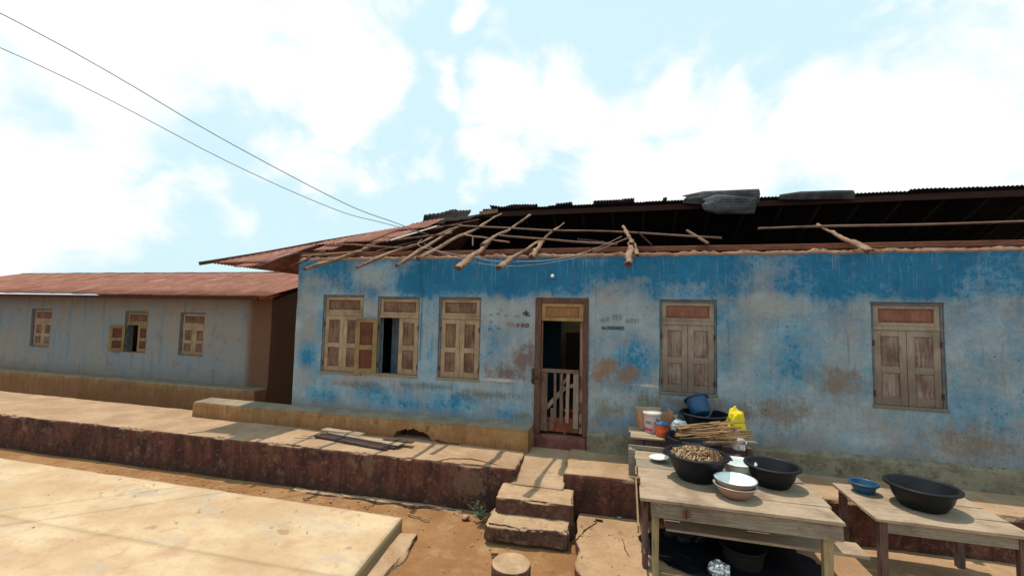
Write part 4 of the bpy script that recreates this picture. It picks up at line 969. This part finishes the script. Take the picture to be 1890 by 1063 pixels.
bm = nb()
for i in range(520):
    x = random.uniform(-9, 1.2); y = random.uniform(-6, -1.45) if random.random() < .35 else -1.5-abs(random.gauss(0, .35))
    on = y < -2.2 and x < -2.8; z = .2 if on else (.0 if x < -.75 else .13)
    if on and random.random() < .8: continue
    if -2.8 < x < -2.4 and y < -2.2: continue
    if -1.85 < x < -.6 and y > -2.1: continue
    r_ = random.uniform(.004, .013)*(1.6 if random.random() < .08 else 1); q = bmesh.ops.create_icosphere(bm, subdivisions=1, radius=r_)
    for v in q['verts']: v.co = Vector((v.co.x*random.uniform(.8, 1.4), v.co.y*random.uniform(.8, 1.3), v.co.z*.6)) + Vector((x, y, z+r_*.3))
link('pebbles', bm, M['step'], kind='stuff', label='small pebbles and crumbs of plaster scattered over the yard', cat='pebbles')
bm = nb()
for i in range(90):
    x = random.uniform(-8, 1.0); y = random.uniform(-3.2, -1.5); on = y < -2.15 and x < -2.75
    if -1.85 < x < -.6 and y > -2.1: continue
    z = .212 if on else (.014 if x < -.75 else .142); a = random.uniform(0, 6.3); L_ = random.uniform(.012, .035); w = L_*.3
    d = Vector((math.cos(a), math.sin(a), 0)); s_ = Vector((-d.y, d.x, 0)); p = Vector((x, y, z))
    V = [bm.verts.new(t) for t in (p-d*L_, p+s_*w+Vector((0, 0, .006)), p+d*L_, p-s_*w+Vector((0, 0, .004)))]; bm.faces.new(V[:3]); bm.faces.new((V[0], V[2], V[3]))
link('dry_leaves', bm, M['bark'], kind='stuff', label='tiny dry leaves and wood slivers littering the yard', cat='litter')
# ------------------------------------------------------------------ tables
def board_table(name, label, loc, top, zt, W_, yb, yf, seams, legs, cat='table', group=None):
    pass
TA = thing('work_table', 'rough plank work table in front of the right terrace, loaded with basins', 'table', (1.1, -1.8, .13))
def tpart(name, mat, *a, T=TA, label=None, **k):
    bm = nb(); box(bm, *a, **k); return link(name, bm, M[mat], T, label=label)
ys = [-2.56, -2.20, -1.93, -1.55, -1.22, -.86]
for i, (a, b) in enumerate(zip(ys, ys[1:])):
    tpart('plank', 'table_grey' if i == 3 else 'table_top', .135+.014*(i % 2)-.03*(i > 2), 2.0+.03*(i % 3), a+.006, b-.004, .95+.002*(i % 2), .982+.002*(i % 2), jit=.005)
tpart('apron', 'table_grey', .25, 2.0, -2.50, -2.47, .78, .935, jit=.005, label='front apron board with a red ink mark')
bm = nb()
for (x, z) in ((.268, .905), (.273, .88), (.305, .905), (.35, .89), (.296, .862)): box(bm, x-.006, x+.006, -2.507, -2.503, z-.004, z+.004, 0)
link('nail', bm, M['iron'], TA)
bm = nb(); bar(bm, (.595, -2.507, .80), (.60, -2.507, .905), .018, .004, up=(0, 1, 0), bev=0)
for z in (.825, .85, .875): bar(bm, (.555, -2.507, z), (.64, -2.507, z+.006), .008, .004, up=(0, 1, 0), bev=0)
link('ink_mark', bm, M['ink_red'], TA)
for (x0, x1, y0, y1, m_) in ((.26, .33, -2.46, -2.39, 'table_leg'), (1.85, 1.93, -2.46, -2.39, 'table_leg'), (.17, .23, -2.30, -2.22, 'table_legd'), (.14, .21, -1.0, -.93, 'table_legd'), (1.85, 1.93, -1.18, -1.1, 'table_legd')):
    tpart('leg', m_, x0, x1, y0, y1, .12, .95, jit=.006)
tpart('side_apron', 'table_legd', .15, .175, -2.3, -1.0, .80, .945, jit=.004)
bm = nb(); bar(bm, (.12, -1.05, .66), (.135, -1.95, .38), .02, .10, bev=.004); link('brace', bm, M['table_leg'], TA, label='pale slanting brace at the table side')
bm = nb(); bar(bm, (.14, -1.0, .4), (.19, -2.4, .32), .02, .05); bar(bm, (.17, -2.32, .85), (.18, -2.0, .5), .03, .07); link('brace', bm, M['table_legd'], TA)
tpart('shelf', 'plank_tan', .42, 2.35, -2.2, -1.92, .52, .55, jit=.004); tpart('shelf', 'plank_dark', .35, 1.95, -1.6, -1.25, .50, .53, jit=.004); tpart('shelf', 'gate_red', .4, 1.95, -1.9, -1.62, .42, .45, jit=.004)
TB = thing('plank_bench', 'bleached plank bench standing on the terrace under the window', 'bench', (.9, -.5, .66))
tpart('plank', 'table_top', .05, .53, -.78, -.48, 1.115, 1.15, T=TB, jit=.006); tpart('plank', 'table_top', .02, 1.8, -.47, -.12, 1.12, 1.152, T=TB, jit=.006)
tpart('leg', 'table_legd', .16, .23, -.72, -.65, .66, 1.114, T=TB); tpart('leg', 'table_legd', .16, .23, -.22, -.15, .66, 1.114, T=TB); tpart('leg', 'table_legd', 1.6, 1.67, -.72, -.65, .66, 1.114, T=TB); tpart('leg', 'table_legd', 1.6, 1.67, -.22, -.15, .66, 1.114, T=TB)
tpart('apron', 'table_legd', .24, 1.6, -.70, -.68, 1.0, 1.11, T=TB)
TC = thing('plank_box', 'low open box of grey boards between the bench and the work table', 'box', (.3, -.84, .66))
bm = nb(); box(bm, .02, .07, -.93, -.87, .67, 1.02, .004, jit=.004); link('side_board', bm, M['table_grey'], TC)
tpart('side_board', 'table_grey', .02, .11, -1.045, -1.02, .68, 1.045, T=TC, jit=.004); tpart('rail', 'table_grey', .02, 1.5, -.865, -.84, .99, 1.05, T=TC, jit=.004)

# ------------------------------------------------------------------ vessels
def basin(name, label, cat, c, r, h, mat, rb=.68, rim=.03, tilt=None, n=44, lip=.018, inner=None, group=None):
    T = thing(name, label, cat, c, group)
    prof = [(.0, .0), (r*rb*.9, .0), (r*rb, .012), (r*(rb+(1-rb)*.55), h*.45), (r*.955, h-lip-.004), (r*.965, h-lip), (r*1.0+rim*.6, h-lip+.002), (r+rim, h-lip-.008), (r+rim+.004, h-.006), (r+rim-.004, h), (r*.97, h), (r*.945, h-.012),
            (r*(rb+(1-rb)*.53)-.008, h*.45), (r*rb-.01, .02), (.0, .016)]
    bm = nb(); lathe(bm, prof, c, n, tilt=tilt); bmesh.ops.recalc_face_normals(bm, faces=bm.faces); link('body', bm, mat, T, True)
    return T
bc = (.80, -1.78, .985)
b1 = basin('basin', 'big black basin heaped with bark chips on the work table', 'basin', bc, .335, .30, M['black_plastic'], .62, .025)
bm = nb(); 
for s in (-1, 1): bm = nb(); box(bm, bc[0]+s*.335-.05, bc[0]+s*.335+.05, bc[1]-.07, bc[1]+.07, bc[2]+.262, bc[2]+.28, .008); link('handle', bm, M['black_plastic'], b1)
def chips(c, r, cnt, z0, h, name, label):
    bm = nb()
    lathe(bm, [(0, h*.8), (r*.35, h*.65), (r*.7, h*.35), (r*.93, 0), (r*.84, -.04)], (c[0], c[1], z0), 24, mi=0, wob=.15)
    for i in range(cnt):
        a = random.uniform(0, 6.283); q = r*math.sqrt(random.random())*.91; z = z0+h*(1-(q/r)**1.6)*.85+random.uniform(.004, .034)
        p = Vector((c[0]+q*math.cos(a), c[1]+q*math.sin(a), z)); d = Vector((random.uniform(-1, 1), random.uniform(-1, 1), random.uniform(-.5, .7))).normalized(); s = d.cross(Vector((random.random(), random.random(), 1))).normalized(); u = s.cross(d)
        L_ = random.uniform(.03, .085); w = random.uniform(.007, .015); mi = 0 if random.random() < (.72 if math.cos(a) < .2 else .4) else 1; cv = random.uniform(-.3, .3)*L_
        V = [bm.verts.new(t) for t in (p-d*L_/2-s*w/2, p-d*L_/2+s*w/2, p+u*(cv+.003)+s*w/2, p+u*(cv+.003)-s*w/2, p+d*L_/2+s*w*.3, p+d*L_/2-s*w*.3)]
        W2 = [bm.verts.new(v.co+u*.004) for v in V]
        for f in ((0, 1, 2, 3), (3, 2, 4, 5)):
            for Q, rv in ((V, 1), (W2, 0)):
                ff = [Q[k] for k in f]; F_ = bm.faces.new(ff[::-1] if rv else ff); F_.material_index = mi
        for (e, g) in ((0, 3), (3, 5), (5, 4), (4, 2), (2, 1), (1, 0)): F_ = bm.faces.new((V[e], V[g], W2[g], W2[e])); F_.material_index = mi
    return link(name, bm, [M['chip_a'], M['chip_b']], label=label, cat='bark chips', kind='stuff', origin=(c[0], c[1], z0))
chips((bc[0], bc[1]), .30, 1300, bc[2]+.24, .085, 'bark_chips', 'heap of curly pale and brown bark chips filling the big black basin')
b2 = basin('basin', 'black basin under the firewood bundle, between table and bench', 'basin', (.90, -.95, .986), .36, .28, M['black_plastic'], .62, .025)
b3 = basin('tub', 'large black tub on the bench under the window, blue basin leaning in it', 'tub', (1.13, -.26, 1.155), .32, .31, M['black_plastic'], .7, .03)
b4 = basin('basin', 'navy blue basin tipped on its side in the black tub', 'basin', (1.09, -.26, 1.43), .165, .27, M['blue_plastic'], .80, .014, tilt=Matrix.Rotation(R(-16), 3, 'Y') @ Matrix.Rotation(R(-32), 3, 'X'))
# plate under the basin edge
T = thing('plate', 'white enamel plate poking out left of the chip basin', 'plate', (.41, -1.27, .985))
bm = nb(); tl = Matrix.Rotation(R(-4), 3, 'Y'); lathe(bm, [(0, 0), (.06, .0), (.085, .01), (.125, .03), (.128, .034), (.12, .034), (.08, .016), (0, .008)], (.41, -1.27, 1.01), 32, tilt=tl); bmesh.ops.recalc_face_normals(bm, faces=bm.faces); link('body', bm, M['white_enamel'], T, True)
# stacked enamel bowls
def bowl(c, r, h, label, outm, inm):
    T = thing('enamel_bowl', label, 'bowl', c)
    bm = nb(); lathe(bm, [(0, 0), (r*.45, 0), (r*.7, h*.25), (r*.93, h*.8), (r, h), (r+.008, h+.002), (r+.006, h+.008), (r*.97, h+.004), (r*.88, h*.8), (r*.64, h*.27), (0, .01)], c, 40, mi=[0, 0, 0, 0, 2, 2, 2, 1, 1, 1, 1]); bmesh.ops.recalc_face_normals(bm, faces=bm.faces); link('body', bm, [outm, inm, M['steel_rim']], T, True)
basin('basin', 'empty black basin right of the chip basin on the work table', 'basin', (1.62, -1.72, .985), .27, .24, M['black_plastic'], .64, .022)
bowl((1.12, -2.22, .985), .21, .13, 'lower of two nested enamel bowls on the table edge, pinkish brown outside', M['brown_enamel'], M['white_enamel'])
bowl((1.13, -2.20, 1.035), .205, .13, 'upper of two nested enamel bowls on the table edge', M['brown_enamel'], M['white_enamel'])
bowl((1.30, -1.55, 1.0), .20, .16, 'white enamel bowl behind the nested bowls', M['white_enamel'], M['white_enamel'])
# bucket, orange cup, box
T = thing('plastic_bucket', 'pale pink lidded plastic bucket with a printed label on the bench', 'bucket', (.37, -.40, 1.153))
bm = nb(); lathe(bm, [(0, 0), (.107, 0), (.112, .012), (.130, .262), (.132, .268)], (.37, -.40, 1.153), 36); link('body', bm, M['bucket'], T, True)
bm = nb(); lathe(bm, [(.130, .258), (.139, .258), (.142, .287), (.134, .30), (.05, .303), (0, .303)], (.37, -.40, 1.153), 36); link('lid', bm, M['lid_w'], T, True)
bm = nb()      # printed label wraps the body
for (a0, a1, z0, z1, mi) in ((200, 262, .12, .20, 0), (192, 268, .025, .07, 1), (268, 276, .16, .20, 0)):
    n_ = 10
    for i in range(n_):
        A, B = R(a0+(a1-a0)*i/n_), R(a0+(a1-a0)*(i+1)/n_); r0_ = lambda z: .1115+.0715*z+.0014
        V = [bm.verts.new((0.37+r0_(z)*math.cos(t), -.40+r0_(z)*math.sin(t), 1.153+z)) for t, z in ((A, z0), (B, z0), (B, z1), (A, z1))]; f = bm.faces.new(V); f.material_index = mi
link('label_band', bm, [M['lid_w'], M['print_pink']], T)
tb = text_bm('200', .07, 0, 0, 0, .0008, 1.0)
for v in tb.verts:
    t = R(212)+v.co.x/.125; r_ = .1115+.0715*(.13+v.co.z)+.0035; z_ = v.co.z
    v.co = Vector((0.37+r_*math.cos(t), -.40+r_*math.sin(t), 1.153+.13+z_))
link('label_print', tb, M['print_blue'], T)
bm = nb(); tube(bm, [(.40, -.515, 1.40), (.45, -.51, 1.34)], .006, 6); link('label_mark', bm, M['ink_black'], T)
T = thing('plastic_cup', 'orange plastic tub with a blue lid in front of the pink bucket', 'cup', (.49, -.60, 1.153))
bm = nb(); lathe(bm, [(0, 0), (.078, 0), (.082, .01), (.084, .04), (.0865, .043), (.0875, .08), (.085, .083), (.089, .12), (.092, .165), (.097, .17)], (.49, -.60, 1.153), 32); link('body', bm, M['orange'], T, True)
bm = nb(); lathe(bm, [(.094, .163), (.102, .165), (.103, .187), (.097, .19), (.092, .18), (0, .177)], (.49, -.60, 1.153), 32); link('lid', bm, M['bluelid'], T, True)
T = thing('cardboard_box', 'open brown cardboard box at the left end of the bench', 'box', (.42, -.16, 1.153))
ct, sn = math.cos(R(9)), math.sin(R(9))
def cb(u, v, z, fl): p = Vector((.40+fl*(u*ct-v*sn), -.17+fl*(u*sn+v*ct), z)); return p
bm = nb(); z0, z1 = 1.156, 1.445; w2, d2 = .245, .155; t_ = .008
O = [[bm.verts.new(cb(u*w2, v*d2, z, .96 if z == z0 else 1.06)) for u, v in ((-1, -1), (1, -1), (1, 1), (-1, 1))] for z in (z0, z1)]
I = [[bm.verts.new(cb(u*(w2-t_), v*(d2-t_), z+(.006 if z == z0 else 0), .96 if z == z0 else 1.06)) for u, v in ((-1, -1), (1, -1), (1, 1), (-1, 1))] for z in (z0, z1)]
for k in range(4):
    k2 = (k+1) % 4; bm.faces.new((O[0][k], O[0][k2], O[1][k2], O[1][k])); f = bm.faces.new((I[0][k2], I[0][k], I[1][k], I[1][k2])); f.material_index = 1; f = bm.faces.new((O[1][k], O[1][k2], I[1][k2], I[1][k])); f.material_index = 1
bm.faces.new(O[0][::-1]); f = bm.faces.new(I[0]); f.material_index = 1
link('body', bm, [M['card'], M['card_in']], T)
# firewood bundle
T = thing('firewood_bundle', 'bundle of split firewood laid across the black basin', 'firewood', (1.0, -1.0, 1.28))
for i in range(36):
    q = Vector((0, random.gauss(0, .065), abs(random.gauss(0, .05)))); a = Vector((.66+random.uniform(-.04, .06), -1.10, 1.285))+q; L_ = random.uniform(.6, .95)
    b = a+Vector((L_, random.uniform(.12, .34)+q.y*.3, random.uniform(-.01, .035)+.03+q.z*.3)); r_ = random.uniform(.010, .024)
    bm = nb(); tube(bm, wobble(a, b, 6, .035), r_, 5, r_*.7, .5, 0, 1, .7); link('stick', bm, [M['stick'], M['stick_end']], T)
for i, (dy, dz, sh) in enumerate(((-.10, .02, 0), (-.13, -.02, .1))):
    bm = nb(); g = []
    for j in range(9):
        t = j/8; g.append([bm.verts.new((.86+sh+t*.52, -1.02+dy+.045*math.cos(a_)+.02*t, 1.27+dz+.03*math.sin(a_)+.03*t+.006*noise.noise(Vector((t*6, a_, i))))) for a_ in (3.3, 2.6, 1.9, 1.2, .5)])
    for A, B in zip(g, g[1:]):
        for k in range(4): bm.faces.new((A[k], B[k], B[k+1], A[k+1]))
    bmesh.ops.solidify(bm, geom=bm.faces[:], thickness=.005); link('bark_strip', bm, M['bark'], T)
# bags, film
def bag(name, label, c, sx, sy, sz, mat, cat='bag', seed=0):
    bm = nb(); bmesh.ops.create_icosphere(bm, subdivisions=4, radius=1)
    for v in bm.verts:
        n_ = v.co.normalized(); d = 1+.35*noise.noise(n_*2.2+Vector((seed, 0, 0)))+.18*abs(noise.noise(n_*5+Vector((seed, 3, 0)))); p = n_*d
        v.co = Vector((c[0]+p.x*sx, c[1]+p.y*sy, max(c[2], c[2]+sz*.55+p.z*sz*.62)))
    return link(name, bm, M[mat], label=label, cat=cat, origin=c)
bag('plastic_bag', 'bright yellow plastic bag behind the firewood, right of the black tub', (1.50, -.52, 1.16), .12, .09, .36, 'yellow', seed=2)
bag('plastic_bag', 'crumpled white bag lying before the black tub', (.76, -.40, 1.155), .12, .05, .17, 'paper', seed=7)
bag('plastic_bag', 'white bag with blue tint at the right end of the firewood', (1.42, -1.0, 1.16), .09, .09, .15, 'paper', seed=13)
bag('plastic_bag', 'crumpled silver bag on the ground under the work table', (.95, -2.25, .13), .10, .08, .15, 'foil', seed=17)
bag('plastic_bag', 'blackened sack under the work table', (.75, -1.5, .13), .3, .2, .28, 'black_plastic', cat='sack', seed=23)
bag('plastic_bag', 'small black bag hanging low behind the table leg', (.50, -1.75, .50), .07, .06, .16, 'black_plastic', cat='bag', seed=29)
basin('cooking_pot', 'sooty cooking pot on the paving under the work table', 'pot', (1.25, -1.95, .13), .22, .25, M['soot'], .8, .012)
# wooden spoon-like foot of maize beside the box
bag('cloth_bundle', 'small tan bundle between the cardboard box and the black tub', (.72, -.18, 1.155), .055, .05, .2, 'card_in', cat='bundle', seed=31)

bag('tarpaulin', 'black crumpled tarpaulin spread on the ground beneath the work table', (1.15, -1.75, .135), .85, .62, .05, 'black_plastic', cat='tarpaulin', seed=43)  # added dark sheet, blackens the space under the table
# second table farther right with more vessels
T2 = thing('side_table', 'second rough plank table standing right of the work table', 'table', (3.1, -1.6, .13))
for i, (a, b) in enumerate(((-2.1, -1.78), (-1.77, -1.45), (-1.44, -1.12))): tpart('plank', 'table_top', 2.45, 3.75, a, b, .86, .892, T=T2, jit=.005)
for (x0, y0) in ((2.5, -2.06), (3.63, -2.06), (2.5, -1.22), (3.63, -1.22)): tpart('leg', 'table_legd', x0, x0+.07, y0, y0+.07, .12, .858, T=T2, jit=.004)
tpart('apron', 'table_grey', 2.57, 3.63, -2.05, -2.03, .74, .855, T=T2)
basin('basin', 'empty black basin on the second table', 'basin', (3.1, -1.62, .895), .30, .24, M['black_plastic'], .66, .025)
basin('basin', 'small blue basin on the second table', 'basin', (2.68, -1.35, .895), .13, .12, M['blue_plastic'], .72, .014)

# ------------------------------------------------------------------ neighbouring house at the left
NB = thing('house', 'grey blue neighbouring house with a low rusty roof beyond the passage', 'house', (-15, 4, 0))
NW = [(-12.1, -11.2, 1.55, 2.75), (-14.2, -13.3, 1.55, 2.75), (-18.2, -17.3, 1.55, 2.75)]
bm = nb(); wallgrid(bm, -24, -9.0, -.1, 3.15, NW, .12, y=1.9, depth=.25, amp=.02); link('front_wall', bm, M['mud_wall'], NB)
bm = nb(); box(bm, -9.25, -9.0, 2.152, 7.2, -.1, 3.2, .01); box(bm, -24, -23.75, 2.152, 7.2, -.1, 3.2, .01); box(bm, -23.7, -9.3, 6.95, 7.2, -.1, 3.2, .01); link('side_wall', bm, M['mud_wall'], NB)
bm = nb(); v = [bm.verts.new(p) for p in ((-9.02, 2.15, 3.2), (-9.02, 7.2, 3.2), (-9.02, 4.6, 4.0), (-9.22, 2.15, 3.2), (-9.22, 7.2, 3.2), (-9.22, 4.6, 4.0))]
for f in ((0, 1, 2), (3, 5, 4), (0, 2, 5, 3), (1, 4, 5, 2), (0, 3, 4, 1)): bm.faces.new([v[i] for i in f])
link('gable', bm, M['mud_wall'], NB)
for k, w in enumerate(NW):
    F_ = window(w, (M['sfo'], M['spo']) if k == 1 else SM, SM, yf=1.96, house=NB, open_left=(k == 1))
NP = lambda x, y: Vector((x, y, 3.2+.27*(y-1.2))); NQ = lambda x, y: Vector((x, y, 4.12-.27*(y-4.6)))
x = -24.2
while x < -8.8:
    corr(x, x+.78, jag(1.15, .05), c_(4.65), NP, lift=.02+.004*(int(x*10) % 2), parent=NB, ny=4); corr(x, x+.78, c_(4.55), c_(7.9), NQ, lift=.02, parent=NB, ny=3); x += .75
bm = nb(); box(bm, -24, -8.9, 1.3, 1.36, 3.1, 3.18, .004); link('fascia', bm, M['plank_dark'], NB)
bm = nb(); box(bm, -24, -9.0, 1.5, 1.89, -.1, .85, .02); link('plinth', bm, M['bench'], NB)

GROUPS = {'basin': 'plastic basins on the tables', 'bag': 'bags among the vessels', 'bowl': 'bowls on the tables', 'wire': 'wires strung to the house', 'stone': 'loose stones in the yard', 'litter': 'scraps lying on the ground'}
for o in S.objects:
    c = o.get('category')
    if c in GROUPS and not o.parent and not o.get('kind'): o['group'] = GROUPS[c]
